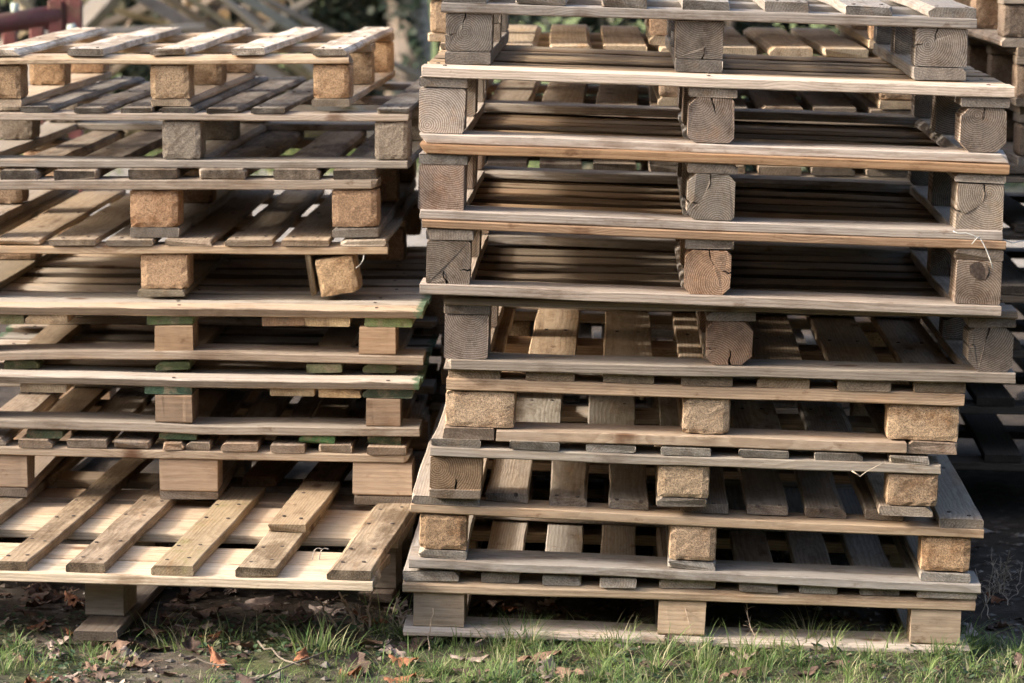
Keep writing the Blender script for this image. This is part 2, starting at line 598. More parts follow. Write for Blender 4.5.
FRESH_ = (0.60, 0.455, 0.30)
PALE = (0.50, 0.425, 0.345)
TAN = (0.43, 0.305, 0.19)
ORANGE = (0.38, 0.235, 0.13)
WEATH = (0.31, 0.255, 0.20)
DARKW = (0.20, 0.165, 0.13)
BRN = (0.30, 0.215, 0.145)
CHIP = (0.47, 0.315, 0.185)
CHIPD = (0.33, 0.245, 0.165)
SAWN = (0.36, 0.27, 0.195)
GREEN = (0.14, 0.165, 0.08)


def build(p, lay, deck, cols, rows=(0.0, None, None), bd=0.1, deckdir='y', blocks=(), bkind='chip', base=('skid',),
          str_w=0.1, skip=(), gaps=9, base_x=None, setback=0.0, seed=1, frontdeck=None, nrows=3, sm_ends=False):
    """lay: px heights (deck, stringer, block, base...) ; deck: px ranges of depth-wise boards;
    cols: dict of (colour, grey) for deck, str, block, base (or list per base layer)"""
    rnd = random.Random(seed)
    e, D, W = p.e, p.D, p.W
    tot = sum(lay)
    hs = [l / tot * p.H for l in lay]
    zt = p.H
    y0 = -D / 2
    dC, dG = cols['deck']
    sC, sG = cols['str'] if isinstance(cols['str'], tuple) else (cols['str'], .2)
    bC, bG = cols['block'] if isinstance(cols['block'], tuple) else (cols['block'], .45)
    dm, sm = cols.get('dm', MB_), cols.get('sm', MB_)
    ry = [y0, -bd / 2, D / 2 - bd]
    if sm_ends:
        sm = MGE
    z1 = zt - hs[0]
    z2 = z1 - hs[1]
    z3 = z2 - hs[2]
    if deckdir == 'y':
        for (a, b, *r) in deck:
            sb = r[0] if r else rnd.uniform(-.003, .006)
            cc = r[1] if len(r) > 1 else dC
            ln = r[2] if len(r) > 2 else D
            xa, xb = p.u(a), p.u(b)
            wv = xb - xa
            nl = [(ry[q] + bd / 2 + rnd.uniform(-.02, .02), (rnd.uniform(.18, .32)) * wv * s) for q in range(3) for s in (-1, 1)
                  if ry[q] + bd / 2 < y0 + ln - .03]
            nl = [(n0 - (y0 + sb + y0 + ln) / 2, n1) for n0, n1 in nl]
            board(e, 'deck_board', xa, xb, y0 + sb, y0 + ln, z1, zt - rnd.uniform(0, .0015), 'y', dm, cc, dG, rnd, nl, nst=14)
        for q in range(3):
            yy = ry[q] - (0.012 if q == 0 else 0) * (1 if setback else 0)
            board(e, 'stringer_board', -W / 2, W / 2, yy, yy + max(bd, str_w), z2, z1, 'x', sm, sC if q or 'str0' not in cols else cols['str0'], sG, rnd)
    else:
        n = gaps
        gp = [.007] + [rnd.uniform(.034, .050) for _ in range(n - 2)]
        bw = (D - sum(gp)) / n
        yy = y0 - bw - .0
        for q in range(n):
            yy = yy + bw + (gp[q - 1] if q else 0)
            cc = frontdeck if (frontdeck and q == 0) else dC
            nl = []
            for (a, b) in blocks:
                xm = (p.u(a) + p.u(b)) / 2
                nl += [(xm + rnd.uniform(-.02, .02), rnd.uniform(-.03, .03))]
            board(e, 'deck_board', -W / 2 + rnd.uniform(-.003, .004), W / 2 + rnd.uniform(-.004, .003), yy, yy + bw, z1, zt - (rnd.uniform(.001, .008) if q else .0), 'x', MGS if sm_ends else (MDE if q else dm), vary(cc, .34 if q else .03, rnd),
                  dG, rnd, nl, bow=rnd.uniform(-.003, .001), nst=20)
        for qi, sb in enumerate(cols.get('strpx') or [(a - 1, b + 2) for (a, b) in blocks]):
            cc = sC[qi % len(sC)] if isinstance(sC, list) else sC
            board(e, 'stringer_board', p.u(sb[0]), p.u(sb[1]), y0 + .006, D / 2 - .004, z2, z1, 'y', sm, cc, sG, rnd)
    for bi, (a, b) in enumerate(blocks):
        for q in range(nrows):
            if (bi, q) in skip:
                continue
            xa, xb = p.u(a), p.u(b)
            fy = rnd.uniform(.003, .010) + (setback if q == 0 else 0)
            if q:
                fy = 0
            kd = bkind if isinstance(bkind, str) else bkind[bi]
            block(e, xa, xb, ry[q] + fy, ry[q] + fy + bd - (.008 if q < 2 else .003), z3, z2, kd,
                  bC if not isinstance(bC, list) else bC[bi], bG, rnd, ch=cols['ch'][bi] if 'ch' in cols and q == 0 else None)
    zb = z3
    for li, kind in enumerate(base):
        hh = hs[3 + li]
        bc, bgv = cols['base'][li] if isinstance(cols['base'], list) else cols['base']
        bm = cols.get('bm', MB_)
        if kind == 'skid':
            for bi, (a, b) in enumerate(base_x or blocks):
                cc = bc[bi % len(bc)] if isinstance(bc, list) else bc
                board(e, 'bottom_board', p.u(a), p.u(b), y0 + rnd.uniform(.0, .01), D / 2 - .003, zb - hh, zb, 'y', MGE if sm_ends else bm, cc, bgv, rnd)
        elif kind == 'perimeter':
            board(e, 'bottom_board', -W / 2 + rnd.uniform(-.004, .004), W / 2 + rnd.uniform(-.01, .004), y0 - .002, y0 + bd + .005, zb - hh, zb, 'x', bm, bc, bgv, rnd, nst=20)
            board(e, 'bottom_board', -W / 2, W / 2, D / 2 - bd, D / 2, zb - hh, zb, 'x', bm, bc, bgv, rnd)
            for bi, (a, b) in enumerate(blocks):
                board(e, 'bottom_board', p.u(a), p.u(b), y0 + bd + .008, D / 2 - bd - .004, zb - hh, zb, 'y', bm, bc, bgv, rnd)
        elif kind == 'cross':
            for q in range(3):
                board(e, 'bottom_board', -W / 2 + rnd.uniform(-.002, .004), W / 2, ry[q] - (.004 if q == 0 else 0), ry[q] + bd + .02 * (q == 0), zb - hh, zb, 'x', bm, bc, bgv, rnd, nst=24, wob=.0075 if q == 0 and sm_ends else .003)
        elif kind == 'between':         # front/back boards fitted between the outer skids
            (a0, b0), (a1, b1) = base_x[0], base_x[-1]
            for (a, b) in (base_x[0], base_x[-1]):
                board(e, 'bottom_board', p.u(a), p.u(b), y0, D / 2, zb - hh, zb, 'y', bm, cols.get('endbase', bc), bgv, rnd)
            for q in (0, 2):
                board(e, 'bottom_board', p.u(b0) + .002, p.u(a1) - .002, ry[q] - (.002 if q == 0 else 0), ry[q] + bd, zb - hh, zb - .001, 'x', bm, bc, bgv, rnd)
            board(e, 'bottom_board', p.u(blocks[1][0]), p.u(blocks[1][1]), ry[0] + bd + .004, ry[2] - .004, zb - hh, zb, 'y', bm, bc, bgv, rnd)
        zb -= hh
    return hs


GR = 'stacked pallets of the right-hand front stack'
GL = 'stacked pallets of the left-hand front stack'
Y19 = rad(1.9)
PAL = {}


def pal(key, top, yb, under, yaw, depth, label, group, **kw):
    p = Pallet(top, yb, PAL[under].ztop if under else None, yaw, depth, None)
    build(p, **kw)
    tag(p.e, label, 'pallet', group)
    PAL[key] = p
    print(key, 'Y %.2f z %.3f H %.3f W %.3f tilt %.4f' % (p.B.y, p.zc, p.H, p.W, p.tilt))
    return p


# ---- right stack, from the ground up
pal('R8', (403, 570, 976, 589), 646, None, Y19, 1.1, 'lowest pallet of the right stack, smooth tan blocks, its bottom board in the grass', GR,
    lay=(10.5, 11.5, 36, 9), deck=[(403, 459), (482, 520), (541, 580), (601, 637), (660, 717), (740, 778), (800, 838), (859, 899), (917, 976)],
    cols=dict(deck=(PALE, .55), str=(TAN, .35), block=((.50, .37, .245), .2), base=((PALE, .6)), bm=MM),
    blocks=[(414, 465), (660, 707), (913, 963)], bkind='side', base=('perimeter',), seed=81)
pal('R7', (411, 494, 985, 519.5), 580.5, 'R8', Y19, 1.1, 'second pallet up in the right stack, rounded deck boards set back over a grey foot', GR,
    lay=(10, 10, 37, 9, 10), deck=[(411, 479, 0), (485, 527, .045), (549, 588, .045), (609, 648, .04), (681, 729, .035), (747, 789, .045), (808, 848, .045), (868, 905, .045), (940, 984, 0)],
    cols=dict(deck=((.40, .32, .235), .6), str=(TAN, .4), block=(CHIP, .15), base=[((.36, .32, .26), .7), ((.42, .37, .31), .85)], bm=MB_),
    blocks=[(420, 468), (671, 718), (924, 974)], bkind='chip', base=('skid', 'cross'), seed=72)
pal('R6', (431, 438, 941, 456.5), 508.5, 'R7', Y19, 1.0, 'thin narrow pallet third from the ground in the right stack, front board split at right', GR,
    lay=(8.5, 10, 34, 9.5), deck=[(433, 482), (509, 559), (586, 636), (662, 712), (739, 789), (815, 864), (890, 930)],
    cols=dict(deck=((.38, .33, .255), .7), str=((.40, .335, .25), .7), block=((.44, .305, .185), .25), base=((.42, .33, .24), .5)),
    blocks=[(431, 482), (659, 711), (889, 941)], bkind=['end', 'chip', 'chip'], base=('skid',), base_x=[(431, 482), (659, 709), (883, 936)], seed=63)
pal('R5', (447, 367, 965, 383), 447.5, 'R6', Y19, 1.1, 'fourth pallet from the ground in the right stack, extra wide chipboard corner blocks', GR,
    lay=(11, 12.5, 37, 12), deck=[(447, 499), (526, 575), (603, 654), (681, 732), (759, 812), (838, 891), (913, 965)],
    cols=dict(deck=((.42, .31, .20), .25), str=((.50, .37, .25), .2), block=((.54, .385, .24), .1), base=((.42, .32, .22), .4), endbase=BRN),
    blocks=[(446, 516), (684, 732), (890, 962)], bkind='chip', base=('between',), base_x=[(446, 497), (910, 961)], seed=54)
pal('R4', (445, 297, 1017, 311), 377, 'R5', Y19, 1.0, 'fifth pallet from the ground in the right stack, sticking out furthest right, ringed end-grain blocks', GR,
    lay=(8, 9.5, 44, 11), deck=None, deckdir='x', gaps=8, frontdeck=BRN,
    cols=dict(ch=(0.003, 0.02, 0.018), deck=((.26, .195, .13), .25), str=(WEATH, .6), block=[(.29, .235, .195), (.40, .26, .17), (.30, .235, .18)], base=((.37, .295, .22), .55)),
    blocks=[(445, 489), (708, 754), (970, 1015)], bkind='end', base=('perimeter',), seed=45)
pal('R3', (422, 220, 1006, 242), 306, 'R4', Y19, 1.0, 'fourth pallet from the top of the right stack, orange-brown deck over weathered blocks', GR,
    lay=(9, 11, 44, 11), deck=None, deckdir='x', gaps=8, frontdeck=ORANGE,
    cols=dict(ch=(0.003, 0.018, 0.003), deck=((.29, .205, .125), .15), str=(WEATH, .6), block=[DARKW, (.42, .28, .18), (.31, .24, .18)], base=((.46, .375, .295), .6)),
    blocks=[(427, 471), (687, 733), (958, 1004)], bkind='end', base=('perimeter',), seed=36)
pal('R2', (421, 143.5, 1008, 164.5), 230.5, 'R3', Y19, 1.0, 'third pallet from the top of the right stack, twine hanging at its right corner', GR,
    lay=(10, 10.5, 46, 10), deck=None, deckdir='x', gaps=8, frontdeck=ORANGE,
    cols=dict(ch=(0.003, 0.014, 0.003), deck=((.29, .205, .125), .15), str=((.34, .285, .225), .6), block=[(.33, .245, .19), (.40, .325, .245), (.33, .27, .205)], base=((.46, .385, .315), .7)),
    blocks=[(420, 466), (689, 736), (959, 1006)], bkind='end', base=('perimeter',), seed=27)
pal('R1', (421, 66, 1014, 86.5), 153.5, 'R2', Y19, 1.0, 'second pallet from the top of the right stack, with a bleached near-white front deck board', GR,
    lay=(11.5, 10, 46, 10), deck=None, deckdir='x', gaps=8, frontdeck=(.62, .545, .465),
    cols=dict(ch=(0.005, 0.014, 0.016), deck=((.33, .245, .155), .2), str=(WEATH, .7), block=[(.43, .365, .305), (.36, .29, .235), (.34, .285, .235)], base=((.50, .43, .36), .7)),
    blocks=[(420, 466), (690, 736), (963, 1009)], bkind='end', base=('perimeter',), seed=18)
pal('RA', (442, -9, 978, 8), 72.5, 'R1', Y19, 1.0, 'topmost pallet of the right stack, silver grey with cracked blocks', GR,
    lay=(11, 11, 39, 13), deck=[(442, 487), (515, 566), (602, 647), (683, 730), (766, 810), (845, 893), (930, 978)],
    cols=dict(ch=(0.003, 0.003, 0.003), deck=((.30, .26, .215), .85), str=((.31, .275, .235), .9), block=((.29, .25, .205), .85), base=((.29, .25, .205), .8)),
    blocks=[(447, 493), (677, 725), (918, 970)], bkind='end', base=('skid',), seed=9)

# ---- left stack
p = Pallet((-205, 555.5, 372, 571.5), 641, None, rad(5.4), 0.86, None)
PAL['L8'] = p
tag(p.e, 'lowest pallet of the left stack, jutting forward, spaced boards on fresh cream cross boards', 'pallet', GL)
rl = random.Random(88)
e, y0, tz = p.e, -.43, p.H
t1, t2 = .021, .021
cream, cream2 = (.61, .49, .345), (.57, .45, .305)
for (ya, yb, c) in ((0, .128, cream), (.136, .268, cream2), (.40, .53, cream2), (.538, .69, (.56, .43, .29)), (.745, .86, TAN)):
    board(e, 'stringer_board', -p.W / 2, p.W / 2, y0 + ya, y0 + yb, tz - t1 - t2, tz - t1, 'x', MB_, c, .08, rl, nst=20)
L8B = [(-178, -140, .86, (.36, .28, .18)), (-90, -55, 1.3, (.36, .28, .18)), (-5, 27, 1.38, (.33, .255, .165)), (65, 104, .84, (.39, .305, .205)),
       (151, 193, .82, (.40, .31, .185)), (234, 275, .84, (.41, .32, .21)), (326, 371, .86, (.38, .295, .19))]
for a, b, ln, c in L8B:
    xa, xb = p.u(a), p.u(b)
    w = xb - xa
    nl = []
    for q in (.06, .2, .46, .62):
        for sg in (-1, 1):
            nl.append((q - ln / 2 + rl.uniform(-.02, .02), sg * w * rl.uniform(.2, .33)))
    o = board(e, 'deck_board', xa, xb, y0 + rl.uniform(0, .01), y0 + ln, tz - t1, tz, 'y', MM if a == 151 else ME, c, .3, rl, nl, nst=18, wane={2: .007 + .004 * (a == 326)})
xa, xb = p.u(238), p.u(279)
o = board(e, 'deck_board', xa, xb, y0 + .335, y0 + .80, tz + .001, tz + .019, 'y', MB_, (.41, .31, .195), .3, rl, [(-.15, .02), (-.17, -.02), (.1, .02)], nst=18, ja=.0)
o['label'] = 'short broken length of board lying on the split deck board'
for (yy, q) in ((.13, 0), (.44, 1)):
    a, b = p.u(69), p.u(108)
    block(e, a, b, y0 + yy, y0 + yy + .13, .02, tz - t1 - t2, 'side', (.37, .31, .24), .5, rl)
for yy in (.44, .73):
    a, b = p.u(326), p.u(366)
    block(e, a, b, y0 + yy, y0 + yy + .1, .02, tz - t1 - t2, 'side', (.33, .26, .19), .5, rl)
    a, b = p.u(-200), p.u(-160)
    block(e, a, b, y0 + yy - .3, y0 + yy - .2, .02, tz - t1 - t2, 'side', (.33, .26, .19), .5, rl)
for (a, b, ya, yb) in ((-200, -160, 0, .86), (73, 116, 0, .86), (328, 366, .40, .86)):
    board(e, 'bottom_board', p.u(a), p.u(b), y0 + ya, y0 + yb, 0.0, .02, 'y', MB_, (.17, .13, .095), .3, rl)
# two bent nails standing out of the front cross board
for px in (297, 304):
    x = p.u(px)
    vs, fs = [], []
    for i in range(9):
        t = i / 8
        c = Vector((x + .016 * t * t * 1.2, y0 + .19 - .004 * t, tz - t1 - .004 + .028 * math.sin(t * 1.9)))
        for k in range(5):
            an = k / 5 * 2 * math.pi
            vs.append(c + Vector((.0016 * math.cos(an), .0016 * math.sin(an), .0006 * math.cos(an))))
    for i in range(8):
        for k in range(5):
            fs.append((i * 5 + k, i * 5 + (k + 1) % 5, i * 5 + 5 + (k + 1) % 5, i * 5 + 5 + k))
    mesh_obj('nail', vs, fs, plain('bright_nail', (.45, .42, .38), .4, .2, 60, .5, .6), e)

# the pallet lying behind it on the ground, under the stack
e9 = empty('wooden_pallet')
fx = p.B + p.nr * .89 + p.ax * 0.02
e9.matrix_world = Matrix.Translation((fx.x, fx.y, 0)) @ Matrix.Rotation(-p.a, 4, 'Z')
tag(e9, 'dark pallet on the ground behind the jutting lowest one, its snapped board ends reddish', 'pallet', GL)
rl = random.Random(99)
for i, x in enumerate((-.50, -.335, -.17, .0, .165, .325, .49)):
    x += rl.uniform(-.012, .012)
    if i in (1, 2):
        continue
    board(e9, 'deck_board', x - .04, x + .04, rl.uniform(0, .02), 1.1, .146, .167, 'y', MB_, (.34, .21, .115), .15, rl)
for yy in (.03, .5, 1.0):
    board(e9, 'stringer_board', -.56, .56, yy, yy + .1, .125, .146, 'x', MB_, (.30, .22, .14), .3, rl)
    for x in (-.5, 0, .47):
        block(e9, x - .04, x + .05, yy + .005, yy + .1, .02, .125, 'side', (.30, .22, .15), .4, rl)
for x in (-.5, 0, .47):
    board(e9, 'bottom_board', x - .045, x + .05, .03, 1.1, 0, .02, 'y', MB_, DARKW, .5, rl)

pal('L7', (-37, 437.5, 410, 447), 500.5, 'L8', rad(2.0), 1.2, 'second pallet up in the left stack, on wide tan blocks over the jutting pallet', GL,
    lay=(9, 9, 35, 9), deck=[(-37, 5), (19, 53), (67, 107), (115, 151), (162, 183), (185, 209), (221, 258), (270, 304), (319, 353), (366, 406)],
    cols=dict(deck=((.37, .275, .19), .45), str=((.40, .29, .185), .35), block=((.42, .30, .20), .2), base=((.29, .225, .165), .5)),
    blocks=[(-35, 26), (159, 217), (353, 412)], bkind='side', base=('skid',), seed=77)
p6 = pal('L6', (-60, 374.5, 420, 382.7), 441, 'L7', rad(1.6), 1.25, 'third pallet from the ground in the left stack, dark green ends under a pale deck', GL,
    lay=(8, 9, 29, 9.5, 8.5), deck=None, deckdir='x', gaps=10, frontdeck=(.52, .43, .33),
    cols=dict(deck=((.46, .39, .31), .5), strpx=[(-57, -12), (19, 65), (143, 191), (270, 315), (317, 360), (362, 412)],
              str=[(.075, .10, .06), (.42, .32, .20), (.055, .105, .065), (.50, .38, .21), (.48, .35, .19), (.085, .125, .07)], block=((.34, .235, .15), .25),
              base=[((.35, .285, .215), .55), ([(.12, .165, .09), (.085, .135, .075), (.10, .22, .085), (.07, .105, .055)], .05)]),
    sm_ends=True, blocks=[(-55, -18), (155, 192), (366, 400)], bkind='side', base=('cross', 'skid'), base_x=[(26, 61), (159, 195), (299, 335), (366, 400)], seed=66)
pal('L5', (-55, 306, 423, 310.1), 371.5, 'L6', rad(1.6), 1.25, 'middle pallet of the left stack, warm tan front deck board with mossy green ends beneath', GL,
    lay=(8.5, 9.5, 29, 9, 9), deck=None, deckdir='x', gaps=10, frontdeck=(.58, .45, .305),
    cols=dict(deck=((.50, .40, .29), .4), strpx=[(-53, -5), (-3, 22), (23, 66), (147, 193), (260, 303), (304, 348), (365, 413)],
              str=[GREEN, (.2, .19, .09), (.42, .32, .20), (.12, .17, .05), (.48, .29, .15), (.50, .36, .18), (.20, .25, .09)], block=((.36, .235, .135), .15),
              base=[((.38, .30, .22), .5), ([(.15, .175, .08), (.13, .17, .075), (.19, .20, .10), (.15, .18, .085)], .05)]),
    sm_ends=True, blocks=[(-51, -15), (154, 192), (359, 395)], bkind='side', base=('cross', 'skid'), base_x=[(1, 37), (153, 188), (305, 340), (363, 397)], seed=55)
pL4 = pal('L4', (-61, 239, 387, 240), 297, 'L5', rad(2.2), 1.2, 'pallet in the left stack with one block twisted askew under its right end', GL,
    lay=(6.5, 8, 36, 7), deck=[(-61, -18), (-8, 39), (49, 96), (106, 153), (165, 212), (224, 272), (282, 329), (340, 386)],
    cols=dict(deck=((.41, .32, .22), .35), str=((.46, .345, .225), .25), block=((.46, .30, .175), .1), base=((.27, .21, .13), .4)),
    blocks=[(-61, -12), (139, 187), (338, 386)], bkind='chip', base=('skid',), skip=((2, 0),), base_x=[(-61, -12), (136, 184)], seed=44)
# its right front block hangs twisted, a strip of bottom board still nailed to its side
H4 = pL4.H
zz = H4 * (1 - 14.5 / 57.5)
xa, xb = pL4.u(309), pL4.u(356)
hb = zz - .004
ob = chip_block('block', (xb - xa) * .92, .12, hb * .93, e=None, rnd=R) if False else chip_block('block', (xb - xa) * .84, .12, hb * .92, pL4.e, random.Random(3))
ob.location = ((xa + xb) / 2 + .008, -pL4.D / 2 + .065, hb / 2 + .001)
ob.rotation_euler = (0, rad(-9), 0)
ob.color = (.50, .335, .18, .1)
ob['label'] = 'block knocked askew under the right end'
st = board(pL4.e, 'bottom_board', -.05, .05, -.06, .3, 0, .013, 'y', MB_, (.27, .22, .14), .3, random.Random(4))
st.location = (xa + .003, -pL4.D / 2 + .18, hb / 2 + .003)
st.rotation_euler = (rad(90), 0, math.pi / 2) if False else Matrix.Rotation(rad(-9), 3, 'Y').to_4x4().to_euler()
st.matrix_local = Matrix.Translation((xa + .002, -pL4.D / 2 + .185, hb / 2 + .004)) @ Matrix.Rotation(rad(-9), 4, 'Y') @ Matrix.Rotation(rad(90), 4, 'Y') @ Matrix.Rotation(rad(90), 4, 'Z')

pal('L3', (-76, 170, 377, 169), 238.5, 'L4', rad(2.4), 1.2, 'pallet third from the top of the left stack, orange-brown blocks under thick dark board ends', GL,
    lay=(10.5, 10, 38, 10), deck=[(-76, -38), (0, 36), (54, 97), (128, 176), (199, 246), (273, 319), (333, 376)],
    cols=dict(deck=((.34, .275, .205), .6), str=((.41, .325, .24), .5), block=((.42, .275, .165), .15), base=((.33, .275, .215), .7), dm=ME),
    blocks=[(-76, -28), (128, 177), (331, 377)], bkind='chip', base=('skid',), seed=33)
pal('L2', (-60, 107, 408, 108), 168, 'L3', rad(3.3), 1.2, 'second pallet from the top of the left stack, grey weathered with one deck board missing', GL,
    lay=(6, 7.5, 39, 8), deck=[(-60, -28), (20, 52), (74, 107), (120, 152), (162, 196), (206, 240), (252, 285), (375, 408)],
    cols=dict(deck=((.29, .245, .19), .75), str=((.37, .305, .24), .6), block=((.30, .245, .18), .5), base=((.36, .31, .25), .7), dm=ME),
    blocks=[(-58, -20), (160, 199), (374, 408)], bkind='chip', base=('perimeter',), seed=22)
pal('L1', (-20, 49, 349, 48), 107, 'L2', rad(3.0), 1.12, 'topmost pallet of the left stack, light cream boards on golden chipboard blocks', GL,
    lay=(7.5, 8.5, 35, 7.5), deck=[(-20, 18), (67, 103), (149, 184), (232, 266), (313, 347)],
    cols=dict(deck=((.70, .60, .475), .25), str=((.50, .37, .235), .2), block=((.42, .28, .16), .05), base=((.46, .36, .25), .25), dm=ME),
    blocks=[(-20, 19), (148, 188), (312, 349)], bkind='chip', base=('skid',), seed=111)

# ------------------------------------------------------------------ pallets standing further back
def euro(loc, rz, pal_c, seed, label, group, W=1.2, D=1.0, nb=8, H=.144, blk='chip', tb=.021, bcol=CHIPD, bw=.092):
    rnd = random.Random(seed)
    e = empty('wooden_pallet', loc)
    e.rotation_euler = (0, 0, rz)
    tag(e, label, 'pallet', group)
    for i in range(nb):
        x = -W / 2 + (W - bw) * i / (nb - 1)
        board(e, 'deck_board', x, x + bw, -D / 2, D / 2, H - tb, H, 'y', MB_, pal_c[0], pal_c[1], rnd, nst=6)
    for yy in (-D / 2, -.05, D / 2 - .1):
        board(e, 'stringer_board', -W / 2, W / 2, yy, yy + .1, H - 2 * tb, H - tb, 'x', MB_, pal_c[0], pal_c[1], rnd, nst=6)
        for x in (-W / 2, -.05, W / 2 - .1):
            block(e, x + .001, x + .1, yy + .004, yy + .097, tb, H - 2 * tb, blk, bcol, .3, rnd)
    for x in (-W / 2, -.05, W / 2 - .1):
        board(e, 'bottom_board', x, x + .1, -D / 2, D / 2, 0, tb, 'y', MB_, pal_c[0], pal_c[1], rnd, nst=6)
    return e


ORD = ['on the ground', 'second from the ground', 'third from the ground', 'fourth from the ground', 'fifth from the ground', 'sixth from the ground',
       'seventh from the ground', 'eighth from the ground', 'ninth from the ground', 'tenth from the ground']
GB = 'pallets stacked behind the right-hand front stack'
for i in range(9):
    rb = random.Random(300 + i)
    c = ((.52, .40, .26), .15) if i >= 7 else ((.34, .26, .18), .4)
    euro((.40 + rb.uniform(-.02, .02), 7.78 + rb.uniform(-.03, .03), .143 * i), rad(-1.5 + rb.uniform(-1, 1)), c, 300 + i,
         'pallet in the stack hidden behind the tall right stack, %s' % ORD[i], GB, W=1.16, D=1.1, H=.143, nb=9, bw=.103, bcol=(.45, .29, .16))
GT = 'pallets stacked at the far right edge'
for i in range(10):
    rb = random.Random(400 + i)
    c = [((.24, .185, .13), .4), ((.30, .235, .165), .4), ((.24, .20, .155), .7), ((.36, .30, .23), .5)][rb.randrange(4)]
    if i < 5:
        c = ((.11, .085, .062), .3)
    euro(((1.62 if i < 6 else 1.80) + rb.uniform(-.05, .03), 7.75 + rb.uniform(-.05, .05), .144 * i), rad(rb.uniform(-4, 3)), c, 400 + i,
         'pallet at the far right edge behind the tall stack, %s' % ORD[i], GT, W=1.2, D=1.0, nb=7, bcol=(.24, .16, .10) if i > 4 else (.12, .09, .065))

# ------------------------------------------------------------------ ground
gx0, gx1 = -60, 60


def gz(x, y):
    v = noise.noise(Vector((x * 2.3, y * 2.3, 0))) * .018 + noise.noise(Vector((x * 9, y * 9, 3))) * .008 + noise.noise(Vector((x * 31, y * 31, 5))) * .003
    z = -.012 + v
    # stay under the feet of the stacks
    if y > 5.85 and y < 9.2:
        z = min(z, -.002)
    return z * (1 if y < 30 else 0)


ys = [3.5 + .5 * i for i in range(4)] + [5.5 + .016 * i for i in range(75)] + [6.72 + .08 * i for i in range(36)] + [9.6 + .5 * i for i in range(32)] + [27, 32, 40, 60, 100, 200, 400]
xs = [-300, -100, -40, -20, -10, -6, -4, -3, -2.4, -1.9] + [-1.6 + .02 * i for i in range(161)] + [1.9, 2.4, 3, 4, 6, 10, 20, 40, 100, 300]
vs = [(x, y, gz(x, y) - (0.0 if abs(x) < 2 else .0)) for y in ys for x in xs]
nx = len(xs)
fs = [(j * nx + i, j * nx + i + 1, (j + 1) * nx + i + 1, (j + 1) * nx + i) for j in range(len(ys) - 1) for i in range(nx - 1)]
k = NB('soil_and_turf')
tc = k.n('TexCoord')
P = tc.outputs['Object']
c = k.mix(k.ss(k.noise(P, 14, 6, 0.7), .35, .68), (.06, .047, .035), (.175, .142, .108))
c = k.mix(k.ss(k.noise(P, 70, 4, 0.7), .55, .7, 0, .8), c, (.15, .12, .09))
c = k.mix(k.ss(k.noise(P, 38, 5, 0.7), .56, .70, 0, .7), c, (.12, .065, .035))
pe = k.n('SeparateColor')
k.put(pe.inputs[0], k.voro(P, 55, 1))
c = k.mix(k.ss(pe.outputs[0], .965, .975, 0, .7), c, (.24, .215, .185))
sp = k.n('SeparateXYZ')
k.put(sp.inputs[0], P)
# yard surface further back: trodden grey grit with turf between
mossy = k.math('MULTIPLY', k.ss(k.noise(P, 5, 6, .7), .42, .6), k.ss(sp.outputs[1], 6.15, 5.95, 0, .75))
c = k.mix(mossy, c, k.mix(k.ss(k.noise(P, 120, 3, .6), .35, .65), (.05, .065, .02), (.13, .15, .05)))
stack_shade = k.ss(k.math('ADD', sp.outputs[1], k.math('MULTIPLY', k.noise(P, 4, 3, .6), .35)), 6.2, 6.5, 0, .6)  # dark litter tone; also paints in the shade under and behind the stacks
c = k.mix(stack_shade, c, k.mix(k.noise(P, 30, 4, .7), (.012, .009, .007), (.055, .036, .023)))
far = k.ss(sp.outputs[1], 11.5, 12.5)
grit = k.mix(k.ss(k.noise(P, 22, 5, .7), .35, .65), (.20, .18, .155), (.33, .30, .265))
turf = k.mix(k.ss(k.noise(P, 6, 5, .65), .35, .65), (.10, .135, .045), (.21, .25, .095))
yard = k.mix(k.ss(k.math('ADD', k.noise(P, .55, 4, .6), k.math('MULTIPLY', k.math('SUBTRACT', sp.outputs[1], 16.2), .12)), .45, .58), grit, turf)
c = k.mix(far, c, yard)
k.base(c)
k.bump(k.math('ADD', k.noise(P, 60, 6, .75), k.math('MULTIPLY', k.noise(P, 240, 3, .7), .5)), .8, .012)
k.b.inputs['Roughness'].default_value = .95
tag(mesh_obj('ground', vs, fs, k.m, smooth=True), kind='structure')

# ------------------------------------------------------------------ grass
gr = random.Random(21)
gv, gf = [], []


def blade(x, y, z, h, w, lean, ang, nseg=3):
    b = len(gv)
    ca, sa = math.cos(ang), math.sin(ang)
    px_, py_ = -sa, ca
    for i in range(nseg + 1):
        t = i / nseg
        r = lean * t * t
        zz = z + h * (t - .28 * t * t * min(1, lean / max(h, .001)))
        ww = w * (1 - t) ** .7
        if i == nseg:
            gv.append((x + ca * r, y + sa * r, zz))
        else:
            gv.append((x + ca * r - px_ * ww, y + sa * r - py_ * ww, zz))
            gv.append((x + ca * r + px_ * ww, y + sa * r + py_ * ww, zz))
    for i in range(nseg):
        q = b + i * 2
        if i == nseg - 1:
            gf.append((q, q + 1, q + 2))
        else:
            gf.append((q, q + 1, q + 3, q + 2))


def dens(x, y):
    """how thick the turf grows at a spot in front of the stacks"""
    n = noise.noise(Vector((x * 3.1, y * 3.4, 8))) * .55 + noise.noise(Vector((x * 8, y * 8, 2))) * .5
    right = 1 / (1 + math.exp(-(x + .24) * 9))
    d = .13 + .62 * right + n * (.9 - .2 * right)
    front = min(1, max(0, (6.12 - y) / .16)) if x > -.28 else min(1, max(0, (6.0 - y) / .12)) * .9
    if x < -.9:
        d += .1
    return d * front


